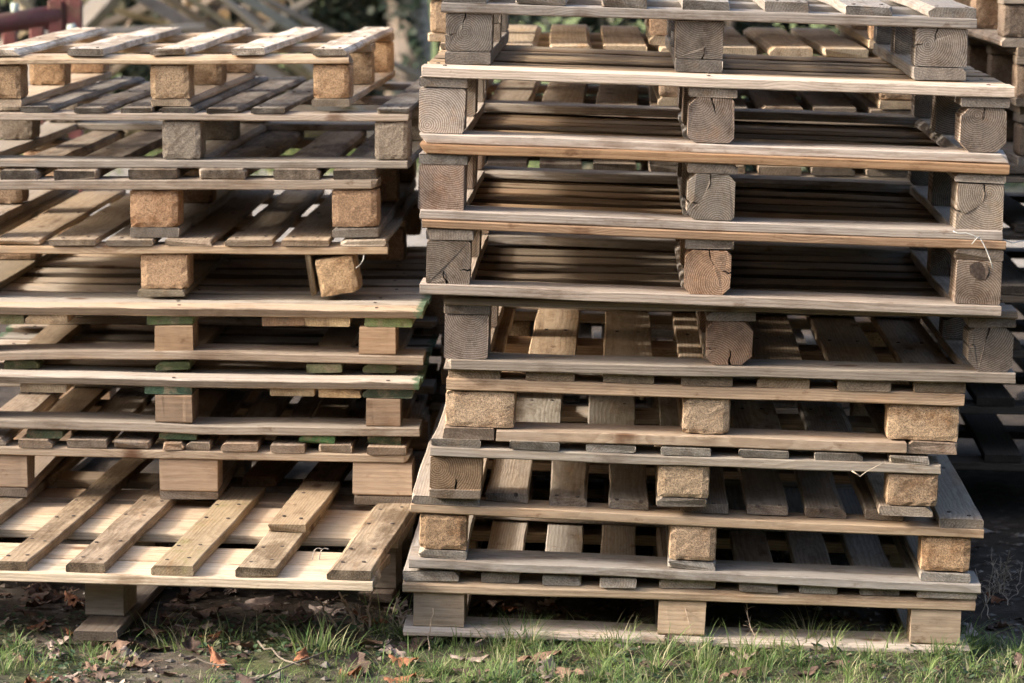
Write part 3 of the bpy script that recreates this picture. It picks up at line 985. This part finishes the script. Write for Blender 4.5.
def clump(x, y, n_, hh, spread):
    """blades fanning out from one root"""
    for _ in range(n_):
        an = gr.uniform(0, 6.283)
        rr = abs(gr.gauss(0, spread))
        xx, yy = x + rr * math.cos(an), y + rr * math.sin(an)
        h = hh * gr.uniform(.35, 1.15)
        blade(xx, yy, gz(xx, yy) - .003, h, gr.uniform(.0009, .0019), h * gr.uniform(.25, 1.3), an + gr.gauss(0, .7), 4)


cnt = 0
while cnt < 760:
    x, y = gr.uniform(-1.35, 1.35), gr.uniform(5.3, 6.15)
    d = dens(x, y)
    if gr.random() > max(0, d - .08):
        continue
    clump(x, y, gr.randrange(8, 30), gr.choice((.022, .03, .035, .045, .055, .07)) * (.75 + .4 * d), gr.choice((.006, .010, .018)))
    cnt += 1
cnt = 0
while cnt < 12000:
    x, y = gr.uniform(-1.35, 1.35), gr.uniform(5.3, 6.15)
    d = dens(x, y)
    if gr.random() > d * .9:
        continue
    h = gr.uniform(.006, .026)
    blade(x, y, gz(x, y) - .003, h, gr.uniform(.0008, .0018), gr.uniform(.4, 1.8) * h, gr.uniform(0, 6.283))
    cnt += 1
# big loose tussock left of the right stack's foot, a few more by the left skid
for (tx, ty, n_, hh) in ((-.385, 5.86, 110, .085), (-.66, 5.93, 45, .06), (-.84, 5.88, 60, .06), (-.80, 5.75, 60, .05), (-.94, 5.74, 50, .05), (-.57, 5.97, 30, .07), (-.72, 6.03, 14, .075), (-.24, 6.15, 22, .09), (.90, 5.98, 40, .10), (.02, 5.95, 70, .075), (.22, 5.93, 70, .08), (-.1, 5.96, 45, .06), (.62, 5.98, 60, .08)):
    for _ in range(n_):
        xx, yy = tx + gr.gauss(0, .035), ty + gr.gauss(0, .028)
        h = hh * gr.uniform(.5, 1.15)
        blade(xx, yy, gz(xx, yy) - .003, h, gr.uniform(.0010, .0022), gr.uniform(.3, 1.2) * h, math.atan2(yy - ty, xx - tx) + gr.gauss(0, .6), 4)
MG = leafy('grass_blades', (.11, .19, .06), (.23, .31, .10), (.48, .43, .26), 7, .4)
tag(mesh_obj('grass', gv, gf, MG), kind='stuff')
# small-leaved ground cover (clover, moss, creeping weeds) among the grass
gv, gf = [], []


def leaflet(c, ax, up, L, w):
    """one folded leaf"""
    b = len(gv)
    sd_ = ax.cross(up).normalized()
    for (t, s_, dz) in ((0, 0, 0), (.35, .5, .10), (.75, .42, .08), (1, 0, -.05), (.75, -.42, .08), (.35, -.5, .10)):
        gv.append(c + ax * (L * t) + sd_ * (w * s_) + up * (L * dz))
    gf.append((b, b + 1, b + 2, b + 3))
    gf.append((b, b + 3, b + 4, b + 5))


for _ in range(7000):
    x, y = gr.uniform(-1.3, 1.3), gr.uniform(5.4, 6.14)
    if noise.noise(Vector((x * 5, y * 5, 31))) < -.02:
        continue
    c = Vector((x, y, gz(x, y) + gr.uniform(.002, .016)))
    an = gr.uniform(0, 6.283)
    ax = Vector((math.cos(an), math.sin(an), gr.uniform(-.2, .6))).normalized()
    leaflet(c, ax, Vector((gr.uniform(-.4, .4), gr.uniform(-.4, .4), 1)).normalized(), gr.uniform(.008, .018), gr.uniform(.007, .014))
tag(mesh_obj('ground_cover', gv, gf, leafy('creeping_weed_leaves', (.04, .075, .035), (.085, .13, .06), (.16, .15, .09), 12, .2)), kind='stuff')
# turf further back in the yard
gv, gf = [], []
for _ in range(9000):
    x, y = gr.uniform(-6, 5), gr.uniform(15.8, 21.5)
    h = gr.uniform(.04, .11)
    blade(x, y, gz(x, y) - .01, h, gr.uniform(.006, .012), gr.uniform(.2, .9) * h, gr.uniform(0, 6.283), 2)
tag(mesh_obj('yard_turf', gv, gf, leafy('yard_turf_blades', (.12, .17, .05), (.20, .25, .08), (.30, .29, .13), 3, .3)), kind='stuff')
# bark crumbs, stones and rotted litter
gv, gf = [], []
for _ in range(2600):
    x, y = gr.uniform(-1.3, 1.3), gr.uniform(5.4, 7.2)
    if gr.random() > (.9 if x < -.25 or y > 6.0 else .35):
        continue
    s_ = gr.uniform(.003, .010) * (1.6 if gr.random() < .08 else 1)
    c = Vector((x, y, gz(x, y) + s_ * .2))
    b = len(gv)
    for (a_, b_, c_) in ((1, 0, 0), (-1, 0, 0), (0, 1, 0), (0, -1, 0), (0, 0, 1), (0, 0, -1)):
        gv.append(c + Vector((a_ * s_ * gr.uniform(.6, 1.7), b_ * s_ * gr.uniform(.6, 1.4), c_ * s_ * gr.uniform(.4, .8))))
    for (i, j, q) in ((0, 2, 4), (2, 1, 4), (1, 3, 4), (3, 0, 4), (2, 0, 5), (1, 2, 5), (3, 1, 5), (0, 3, 5)):
        gf.append((b + i, b + j, b + q))
tag(mesh_obj('litter_crumbs', gv, gf, leafy('crumb_colours', (.08, .055, .038), (.13, .10, .075), (.21, .185, .155), 30, .0)), kind='stuff')

# ------------------------------------------------------------------ fallen leaves, one object each
LM = []
for nm, cc in (('brown_leaf', (.17, .105, .07)), ('russet_leaf', (.25, .105, .05)), ('pale_leaf', (.36, .275, .22)), ('dark_leaf', (.10, .065, .048))):
    k = NB(nm)
    tc = k.n('TexCoord')
    Pp = tc.outputs['Object']
    c = k.mix(k.ss(k.noise(Pp, 60, 4, .7), .35, .65), tuple(v * .65 for v in cc), tuple(v * 1.2 for v in cc))
    k.base(c)
    k.b.inputs['Roughness'].default_value = .7
    k.bump(k.noise(Pp, 160, 3), .4, .002)
    LM.append(k.m)


def leaf_mesh(name, mat, rnd, L=.06):
    """lobed, curled oak leaf with a little stalk"""
    n = 16
    rows = []
    curl, roll = rnd.uniform(-.9, 1.4), rnd.uniform(.3, 1.3) * rnd.choice((-1, 1, 1))
    ph = rnd.uniform(0, 6)
    vs, fs = [], []
    for i in range(n + 1):
        t = i / n
        env = math.sin(math.pi * min(1, t * .96 + .03)) ** .75 * (.55 + .45 * t)
        lob = .72 + .28 * math.cos(t * 6.283 * 4 + ph)
        hw = L * .36 * env * lob + .0008
        hwr = L * .36 * env * (.72 + .28 * math.cos(t * 6.283 * 4 + ph + .8)) + .0008
        for s_, w in ((-1, hw), (-.5, hw * .5), (0, 0), (.5, hwr * .5), (1, hwr)):
            yy = abs(s_) * w * (1 if s_ > 0 else -1)
            q = abs(yy) / (L * .36)
            z = L * (.10 * curl * (t - .5) ** 2 * 4 + .28 * roll * q * q + .05 * math.sin(9 * t + s_ * 3 + ph)) + (.0 if s_ else -.001)
            vs.append(((t - .5) * L, yy * (1 - .25 * abs(roll) * q), z))
    for i in range(n):
        for j in range(4):
            a = i * 5 + j
            fs.append((a, a + 1, a + 6, a + 5))
    b = len(vs)
    for (x, y, z) in ((-.5, -.012, 0), (-.5, .012, 0), (-.78, .06, .03), (-.78, .035, .03)):
        vs.append((x * L, y * L, z * L))
    fs.append((b, b + 1, b + 2, b + 3))
    me = bpy.data.meshes.new(name)
    me.from_pydata(vs, [], fs)
    me.materials.append(mat)
    me.polygons.foreach_set('use_smooth', [True] * len(fs))
    mn = min(v[2] for v in vs)
    for v in me.vertices:
        v.co.z -= mn
    return me


lr = random.Random(5)
LMESH = [leaf_mesh('fallen_leaf', LM[i % 4], lr, .055 + .012 * (i % 3)) for i in range(12)]
GLF = 'fallen leaves on the ground around the pallets'
LLAB = ['curled mid-brown oak leaf fallen on the soil and grass', 'russet red-brown oak leaf fallen on the soil and grass',
        'pale dried oak leaf fallen on the soil and grass', 'dark rotting oak leaf fallen on the soil and grass']


def leaf(x, y, mi, label=None, sc_=1.0, tiltx=None):
    me = LMESH[mi]
    o = bpy.data.objects.new('fallen_leaf', me)
    col.objects.link(o)
    o.location = (x, y, gz(x, y) + .002)
    o.rotation_euler = (lr.uniform(-.35, .35) if tiltx is None else tiltx, lr.uniform(-.3, .3), lr.uniform(0, 6.283))
    o.scale = (sc_,) * 3
    tag(o, label or LLAB[mi % 4], 'leaf', GLF)
    return o


def gpt(px, py):
    q = at_z(px, py, 0)
    return q.x, q.y


SPEC = [((131, 649), 2, 'broad pale leaf lying on bare soil right of the left skid', 1.15), ((212, 633), 1, 'bright russet leaf lying below the cream cross boards', .8),
        ((150, 622), 0, None, 1.0), ((178, 600), 3, None, 1.1), ((185, 588), 0, None, 1.0), ((350, 672), 1, 'orange-brown leaf at the lower edge left of the right stack', 1.1),
        ((404, 660), 1, 'russet leaf in the grass before the left foot of the right stack', 1.0), ((402, 676), 1, None, 1.0), ((497, 640), 2, 'large upright tan leaf leaning against the bottom board', 1.25),
        ((548, 672), 2, 'large pinkish pale leaf at the lower picture edge', 1.4), ((470, 655), 2, None, 1.0), ((505, 606), 1, 'single orange leaf lying in the dark under the lowest pallet', .8),
        ((745, 655), 2, 'curled pale leaf standing in grass under the right half', 1.0), ((757, 640), 0, 'small brown leaf on the bottom board edge', .9), ((30, 590), 0, None, 1.0), ((40, 600), 1, None, .8),
        ((232, 590), 2, None, .9), ((385, 645), 2, None, .9), ((305, 640), 3, None, 1.0), ((330, 632), 3, None, 1.0), ((270, 620), 0, None, 1.0), ((240, 655), 3, None, 1.0), ((55, 648), 2, None, 1.0),
        ((1000, 620), 0, None, 1.0), ((1010, 660), 2, None, 1.0), ((995, 600), 1, None, .8), ((620, 655), 2, None, .8), ((575, 660), 0, None, .8)]
for (pp, mi, lab, s_) in SPEC:
    x, y = gpt(*pp)
    leaf(x, y, mi, lab, s_, 1.0 if mi == 2 and lab and 'upright' in lab else None)
for _ in range(255):
    if lr.random() < .55:
        x, y = lr.uniform(-1.2, -.2), lr.uniform(5.5, 6.6)
    else:
        x, y = lr.uniform(-.2, 1.25), lr.uniform(5.5, 6.9)
        if y < 6.0 and lr.random() < .2:
            continue
    leaf(x, y, lr.choice((0, 3, 3, 0, 1, 2, 4, 7, 7, 6, 8, 11, 11)), None, lr.uniform(.6, 1.35))


# ------------------------------------------------------------------ stalks, twigs, twine
def tube(name, pts, r, mat, parent=None, n=6, taper=.5):
    vs, fs = [], []
    m = len(pts)
    for i, q in enumerate(pts):
        q = Vector(q)
        d = (Vector(pts[min(i + 1, m - 1)]) - Vector(pts[max(i - 1, 0)])).normalized()
        s1 = d.orthogonal().normalized() if abs(d.z) > .9 else d.cross(Vector((0, 0, 1))).normalized()
        s2 = d.cross(s1)
        rr = r * (1 - (1 - taper) * i / (m - 1))
        for k_ in range(n):
            a = k_ / n * 6.28318
            vs.append(q + s1 * rr * math.cos(a) + s2 * rr * math.sin(a))
    for i in range(m - 1):
        for k_ in range(n):
            fs.append((i * n + k_, i * n + (k_ + 1) % n, i * n + n + (k_ + 1) % n, i * n + n + k_))
    fs.append(tuple(reversed(range(n))))
    fs.append(tuple(range((m - 1) * n, m * n)))
    return mesh_obj(name, vs, fs, mat, parent, smooth=True)


def stalk(px0, py0, px1, py1, Y0, Y1, r, label, side=0, seed=0):
    rnd = random.Random(seed)
    a, b = at_y(px0, py0, Y0), at_y(px1, py1, Y1)
    a.z = gz(a.x, a.y) - .005
    t = empty('dead_weed', a)
    tag(t, label, 'weed', 'dead weed stalks between the stacks')
    pts = []
    for i in range(9):
        q = a.lerp(b, i / 8) - a
        q += Vector((rnd.uniform(-.004, .004), rnd.uniform(-.004, .004), 0)) if 0 < i < 8 else Vector()
        pts.append(q)
    tube('stem', pts, r, MSTALK, t)
    for i in range(2, 8):
        for _ in range(side):
            q = pts[i]
            an = rnd.uniform(0, 6.28)
            L = rnd.uniform(.008, .026)
            e2 = q + Vector((math.cos(an) * L, math.sin(an) * L, rnd.uniform(.2, 1) * L))
            tube('side_shoot', [q, q.lerp(e2, .5) + Vector((0, 0, .002)), e2], r * .5, MSTALK, t, 4)


stalk(341, 640, 316, 597, 6.05, 6.12, .0038, 'thin dead stalk leaning left under the left stack corner', 1, 1)
stalk(361, 637, 339, 592, 6.05, 6.10, .0042, 'straight dead stalk leaning left beside the twiggy one', 1, 2)
stalk(371, 640, 368, 590, 6.05, 6.1, .0036, 'upright dead stalk under the corner of the jutting pallet', 1, 3)
stalk(406, 644, 397, 598, 6.0, 6.08, .0045, 'dead stalk close by the left foot of the right stack', 2, 4)
stalk(363, 628, 356, 604, 6.05, 6.1, .0030, 'short dead stalk with stubby side shoots', 2, 5)
stalk(428, 634, 433, 608, 5.9, 5.93, .0016, 'bare twig standing before the left foot block', 0, 6)
stalk(760, 640, 746, 603, 5.92, 5.96, .0012, 'small dry weed with a forked top before the right stack', 2, 7)
stalk(692, 636, 686, 602, 5.9, 5.93, .0010, 'bleached grass stalk in front of the middle foot block', 0, 8)
for i in range(16):
    rnd = random.Random(700 + i)
    x = rnd.uniform(978, 1020)
    stalk(x, rnd.uniform(640, 655), x + rnd.uniform(-18, 18), rnd.uniform(545, 600), 6.2 + rnd.uniform(0, .5), 6.2 + rnd.uniform(0, .5), .0011,
          'wiry dry weed stalk in the dark right of the tall stack', 2, 800 + i)
for i, (a, b, y_) in enumerate((((258, 644), (300, 668), 0), ((255, 680), (330, 650), 0), ((190, 660), (232, 668), 0))):
    q0, q1 = at_z(a[0], a[1], .012), at_z(b[0], b[1], .012)
    t = tube('fallen_twig', [q0.lerp(q1, j / 6) + Vector((0, random.Random(i * 9 + j).uniform(-.006, .006), random.Random(i * 7 + j).uniform(-.003, .006))) for j in range(7)], .0024, MBARK, taper=.6)
    tag(t, ['thin bare twig lying in the tussock left of the right stack', 'bare twig at the lower edge before the tussock', 'short twig on bare soil near the pale leaf'][i], 'twig', 'fallen twigs')
P3 = PAL['R3']
kq = P3.e.matrix_world.inverted() @ P3.hit(980, 271)
MKNOT = plain('dark_knot_wood', (.07, .05, .038), .8, .4, 150)
o = prism('knot', [(.021 * math.cos(i * .5236) * R.uniform(.8, 1.1), .019 * math.sin(i * .5236) * R.uniform(.85, 1.1)) for i in range(12)], .016, MKNOT, P3.e, nst=1)
fb = min((c_ for c_ in P3.e.children if c_.name.startswith('block') and c_.location.x > .4), key=lambda c_: c_.location.y)
o.location = (kq.x, fb.location.y - .046 + .0068, kq.z)
o.rotation_euler = (0, 0, math.pi / 2)
# twine caught on the right end of the pallet
P2 = PAL['R2']
YB = P2.hit(985, 240).y - .012


def pxs(l, y):
    return [at_y(a, b, y) for a, b in l]


tw = tube('twine', pxs([(953, 231), (958, 233.5), (966, 233), (973, 235), (977, 238), (979, 237), (983, 243), (987, 251), (990, 259), (993, 269)], YB), .0013, MTWINE, taper=.9)
tag(tw, 'frayed white twine hanging over the right end of the right stack', 'twine', 'twine snagged on the pallets')
tw = tube('twine', pxs([(972, 244), (975, 240), (979, 236.5)], YB - .002) , .001, MTWINE, taper=.8)
tag(tw, 'tiny loose end of white twine beside the longer strand', 'twine', 'twine snagged on the pallets')
tw = tube('twine', [at_y(994, 236, YB + .01), at_y(1002, 239, YB + .15), at_y(1012, 243, YB + .4), at_y(1026, 240, YB + .9)], .0011, MTWINE, taper=.9)
tag(tw, 'white twine stretched off to the right edge behind the stack', 'twine', 'twine snagged on the pallets')
P6 = PAL['R6']
YB = P6.hit(880, 470).y - .008
MSPL = plain('torn_wood', (.55, .46, .35), .8, .15, 60)
tw = tube('splinter', pxs([(852, 471), (857, 474), (860, 476.5), (866, 472), (876, 466.5), (886, 461)], YB), .0015, MSPL, taper=.4)
tag(tw, 'pale torn splinter sticking out of the split front board', 'splinter')
P4 = PAL['L4']
YB = P4.hit(360, 256).y - .004
tw = tube('straw_stem', pxs([(364, 255), (363, 260), (360, 265), (356, 268)], YB), .0010, MTWINE, taper=.7)
tag(tw, 'pale straw hanging beside the twisted block', 'straw')

# ------------------------------------------------------------------ far background: rusty frame, timber heap, ivy, trees
fr = empty('metal_frame', at_y(40, 130, 10.5) * 1)
fr.location.z = 0
fo = fr.location.copy()
tag(fr, 'rusty red tubular metal frame standing behind the left stack', 'metal frame')


def frp(px, py, dy=0):
    return at_y(px, py, 10.5 + dy) - fo


def post(px, w, top_py, dy=0, wd=.05):
    a = frp(px, top_py, dy)
    h = a.z
    o = prism('post', rect_poly(w, wd, .004), h, MRUST, fr, nst=6, jit=.0005)
    o.location = (a.x, a.y, h / 2)
    o.rotation_euler = (0, -math.pi / 2, 0)
    return o


post(56, .055, 1)
post(75, .04, 1)
post(10, .05, 30, .6)
post(37, .035, 24, .3)
tube('rail', [frp(-160, 44, -.1), frp(-60, 33, -.06), frp(60, 14, .0)], .034, MRUST, fr, 12, 1)
tube('rail', [frp(-160, 24, .5), frp(-40, 24, .4), frp(60, 22, .4)], .03, MRUST, fr, 12, 1)
o = prism('bracket', rect_poly(.10, .012, .003), .10, MRUST, fr, nst=2)
o.location = frp(66, 5)
o.rotation_euler = (math.pi / 2, 0, 0)
o = prism('bracket', rect_poly(.09, .012, .003), .04, MRUST, fr, nst=2)
o.location = frp(66, 31)
o.rotation_euler = (math.pi / 2, 0, 0)
MKN = plain('pale_green_paint', (.42, .47, .40), .6, .2, 20)
tube('clamp', [frp(72, 35, -.05), frp(72, 28, -.05), frp(71, 24, -.05)], .022, MKN, fr, 10, .6)
tube('clamp', [frp(15, 18, -.02), frp(15, 8, -.02), frp(15, 3, -.02)], .014, MKN, fr, 10, 1)

GH = 'old timbers in the heap behind the left stack'
HEAP = [((112, -6), (78, 30), 16.47, .13, (.27, .25, .225), 'broad grey weathered timber leaning right in the heap'),
        ((136, -6), (212, 40), 16.61, .10, (.30, .25, .205), 'long brownish timber sloping down right from the heap top'),
        ((15, -6), (58, 40), 16.54, .06, (.36, .30, .18), 'thin yellowish pole left behind the rusty bracket'),
        ((95, 4), (172, 26), 16.75, .045, (.36, .295, .13), 'thin yellow-brown lath lying across the heap'),
        ((80, 33), (205, 27), 16.40, .055, (.27, .245, .21), 'flat grey board along the front of the heap'),
        ((160, -6), (228, 38), 16.82, .06, (.29, .24, .16), 'narrow brown timber behind the long sloping one'),
        ((180, -8), (243, 34), 16.68, .05, (.33, .27, .14), 'yellowish lath sloping right in the middle of the heap'),
        ((222, -4), (268, 34), 16.61, .05, (.32, .29, .24), 'light grey pole sloping right beside the log ends'),
        ((238, -6), (298, 30), 16.82, .075, (.24, .26, .22), 'greenish grey timber sloping right near the ivy'),
        ((250, -8), (318, 26), 17.03, .05, (.28, .25, .20), 'thin pole furthest right in the heap'),
        ((30, -6), (4, 50), 16.89, .07, (.26, .23, .19), 'grey timber standing at the far left of the heap'),
        ((130, 14), (60, 44), 16.96, .07, (.20, .17, .14), 'dark timber low behind the broad grey one'),
        ((205, 4), (150, 44), 17.03, .06, (.22, .18, .14), 'dark crosswise timber in the middle of the heap'),
        ((300, 6), (240, 46), 17.10, .06, (.22, .19, .15), 'dark crosswise timber near the ivy end'),
        ((62, -8), (130, 46), 17.10, .06, (.24, .21, .17), 'brown timber behind the rusty frame'),
        ((84, -6), (20, 36), 17.9, .035, (.30, .24, .14), 'thin yellowish branch leaning left behind the rusty bracket'),
        ((150, -8), (118, 40), 17.6, .03, (.17, .13, .10), 'thin dark branch crossing the broad grey timber'),
        ((172, -8), (196, 40), 17.3, .032, (.33, .29, .22), 'thin pale branch standing steeply in the heap'),
        ((226, -8), (196, 34), 17.4, .035, (.20, .15, .11), 'thin dark branch leaning left beside the log ends'),
        ((262, -8), (225, 40), 17.5, .03, (.30, .26, .20), 'thin grey branch leaning left below the ivy'),
        ((288, -8), (312, 40), 17.2, .03, (.27, .22, .16), 'thin brown branch leaning right at the ivy end'),
        ((120, -8), (182, 8), 17.8, .028, (.36, .29, .16), 'thin yellow pole near the top of the heap'),
        ((300, -4), (206, 14), 17.7, .03, (.25, .20, .15), 'long thin branch lying nearly level on the heap'),
        ((200, -10), (262, 20), 17.10, .05, (.30, .25, .18), 'pale pole high at the back of the heap')]
for (a, b, Y, th, c, lab) in HEAP:
    A, Bq = at_y(a[0], a[1], Y), at_y(b[0], b[1], Y + .1)
    d = Bq - A
    if abs(d.z) > .12 and d.z < 0:
        d *= (A.z - .05) / -d.z
        Bq = A + d
    A2 = A - d.normalized() * .25
    L = (Bq - A2).length
    o = prism('timber', rect_poly(th, th * .7, .006), L, MB_, None, nst=8, jit=.003)
    o.matrix_world = Matrix.Translation((A2 + Bq) / 2) @ d.to_track_quat('X', 'Z').to_matrix().to_4x4()
    put_color(o, c, .5, R, .1)
    tag(o, lab, 'timber', GH)
MCUT = wood('cut_log_wood', pith=.02, ring=.012, knots=False, endmul=1.0)
LOGS = [(195, 3, .06), (265, 19, .055), (276, 3, .06), (284, 18, .03), (186, 24, .04), (206, 29, .045), (240, 31, .04), (224, 14, .035)]
for i, (px, py, r) in enumerate(LOGS):
    q = at_y(px, py, 17.25)
    t = empty('log', q)
    t.rotation_euler = (0, 0, R.uniform(-.3, .3))
    tag(t, 'short firewood log with its pale orange cut end forward in the timber heap', 'log', 'firewood logs in the timber heap')
    poly = [(r * math.cos(k_ / 12 * 6.283) * R.uniform(.9, 1.1), r * math.sin(k_ / 12 * 6.283) * R.uniform(.9, 1.1)) for k_ in range(12)]
    o = prism('bark', poly, .6, MBARK, t, nst=6, jit=.004)
    o.rotation_euler = (0, 0, math.pi / 2)
    o.location = (0, .3, 0)
    o = prism('cut_face', [(a * .93, b * .93) for a, b in poly], .02, MCUT, t, nst=1)
    o.rotation_euler = (0, 0, math.pi / 2)
    o.location = (0, -.006, 0)
    o.color = (.48, .33, .17, .1)
# rows of logs beneath, carrying the heap
for i in range(3):
    r = .10 + .03 * R.random()
    t = prism('log', [(r * math.cos(k_ / 12 * 6.283), r * math.sin(k_ / 12 * 6.283)) for k_ in range(12)], 3.0 + R.uniform(-.3, .3), MBARK, None, nst=10, jit=.008)
    t.location = (-1.95 + R.uniform(-.1, .1), 17.9 + .28 * (i % 3) + .08 * (i // 3), .12 + .23 * (i // 3))
    t.rotation_euler = (0, 0, R.uniform(-.04, .04))
    tag(t, 'long dark log lying crosswise under the timber heap', 'log', 'long logs under the timber heap')


def foliage_mesh(name, parent, centre, size, n, leaf_s, mat, rnd, lumps=26):
    """leaf-sized faces in uneven clumps through a volume"""
    global gv, gf
    gv, gf = [], []
    cl = []
    for _ in range(lumps):
        cl.append((Vector((rnd.uniform(-1, 1), rnd.uniform(-1, 1), rnd.uniform(-1, 1))), rnd.uniform(.16, .36)))
    while len(gf) < n * 2:
        c, rr = rnd.choice(cl)
        d = Vector((rnd.gauss(0, 1), rnd.gauss(0, 1), rnd.gauss(0, 1))).normalized() * rr * rnd.random() ** .4
        q = c + d
        pos = Vector((q.x * size[0], q.y * size[1], q.z * size[2])) + centre
        if pos.z < .02:
            continue
        ax = (d.normalized() + Vector((rnd.uniform(-.8, .8), rnd.uniform(-.8, .8), rnd.uniform(-.9, .4)))).normalized()
        up = Vector((rnd.uniform(-.6, .6), rnd.uniform(-.9, .3), 1)).normalized()
        L = leaf_s * rnd.uniform(.6, 1.4)
        leaflet(pos, ax, up, L, L * .8)
    return mesh_obj(name, gv, gf, mat, parent)


MIVY = leafy('ivy_leaves', (.025, .042, .024), (.06, .085, .05), (.13, .145, .11), 1.6, .15)
MSHR = leafy('shrub_leaves', (.055, .065, .035), (.12, .115, .065), (.19, .15, .10), 1.2, .15)
MDRK = leafy('dark_hedge_leaves', (.012, .02, .012), (.03, .042, .024), (.075, .07, .045), 1.2, .1)
BUSH = [(-3.1, 19.3, 1.2, 1.5, MDRK, 'dark shrub behind the rusty frame at the far left'), (-2.0, 19.2, 1.2, 1.4, MDRK, 'dark shrub behind the timber heap'),
        (-1.35, 20.2, .7, 1.5, MSHR, 'brownish green shrub right of the timber heap'), (-.45, 20.9, .8, 1.4, MSHR, 'brownish shrub between the two stacks'),
        (.75, 15.7, .95, 1.3, MDRK, 'dark shrub seen through the gaps of the right stack'), (2.3, 15.8, 1.1, 1.5, MDRK, 'dark shrub behind the right stack\'s right end'), (3.6, 20.6, 1.3, 1.6, MDRK, 'dark shrub at the far right behind the pallets'),
        (4.6, 14.5, 1.2, 1.5, MDRK, 'green shrub at the right edge behind the far pallets')]
for i, (x, y, sx, sz, m, lab) in enumerate(BUSH):
    t = empty('shrub', (x, y, 0))
    tag(t, lab, 'shrub', 'shrubs along the back of the yard')
    rnd = random.Random(900 + i)
    foliage_mesh('foliage', t, Vector((0, 0, sz * .95)), (sx, .55, sz), 9000 if i < 3 else 5000, .075, m, rnd, 52)
    for _ in range(7):
        x0 = rnd.uniform(-.5, .5) * sx
        tube('stem', [(x0 * .5, 0, 0), (x0 * .8, rnd.uniform(-.2, .2), sz * .6), (x0 * 1.3, rnd.uniform(-.3, .3), sz * 1.5)], .03, MBARK, t, 6, .3)


def tree(x, y, h, r, label, seed, ivy=True):
    rnd = random.Random(seed)
    t = empty('tree', (x, y, 0))
    tag(t, label, 'tree', 'trees along the back of the yard')
    pts = [(rnd.uniform(-.05, .05) * i, rnd.uniform(-.05, .05) * i, h * i / 7) for i in range(8)]
    tube('trunk', pts, r, MPALE, t, 12, .5)
    for i in range(7):
        z = h * rnd.uniform(.45, .95)
        an = rnd.uniform(0, 6.28)
        L = rnd.uniform(.8, 1.6)
        p0 = Vector((0, 0, z))
        p1 = p0 + Vector((math.cos(an) * L, math.sin(an) * L, L * .7))
        tube('limb', [p0, p0.lerp(p1, .5) + Vector((0, 0, -.06)), p1], r * .4, MBARK, t, 8, .3)
    foliage_mesh('crown', t, Vector((0, 0, h + .4)), (1.5, 1.5, 1.2), 2600, .10, MSHR, rnd, 30)
    if ivy:
        foliage_mesh('ivy', t, Vector((0, -.06, h * .3)), (r * 1.5, r * 1.5, h * .3), 1100, .06, MIVY, rnd, 30)


tree(-.69, 18.9, 4.2, .15, 'slim tree with pale bark seen in the gap between the stacks', 61)
tree(-1.05, 20.0, 4.0, .10, 'ivy-clad tree left of the slim pale one', 62)
tree(-2.6, 21.6, 4.6, .17, 'tree behind the dark shrubs at the left', 63)
tree(2.9, 21.5, 4.6, .17, 'tree behind the far right pallets', 64)

# ------------------------------------------------------------------ unseen tree ring added behind and beside the camera to block low sky light
vs, fs = [], []
na, nz = 70, 14
for i in range(na + 1):
    a = rad(75 + 215 * i / na)                       # compass bearing, clockwise from the view direction
    for j in range(nz + 1):
        z = j / nz
        top = 5.4 - 1.4 * max(0, min(1, (math.degrees(a) - 215) / 35))
        q = Vector((a * 6, z * 5, 4))
        rr = 12.5 + 1.1 * noise.noise(q) + .5 * noise.noise(q * 3) + .6 * z
        hh = top * z * (1 + .12 * noise.noise(Vector((a * 9, 1, 7))) * z)
        vs.append((rr * math.sin(a), 4 + rr * math.cos(a), hh - .1))
for i in range(na):
    for j in range(nz):
        k0 = i * (nz + 1) + j
        fs.append((k0, k0 + 1, k0 + nz + 2, k0 + nz + 1))
tag(mesh_obj('wood_edge', vs, fs, MDRK), kind='stuff')
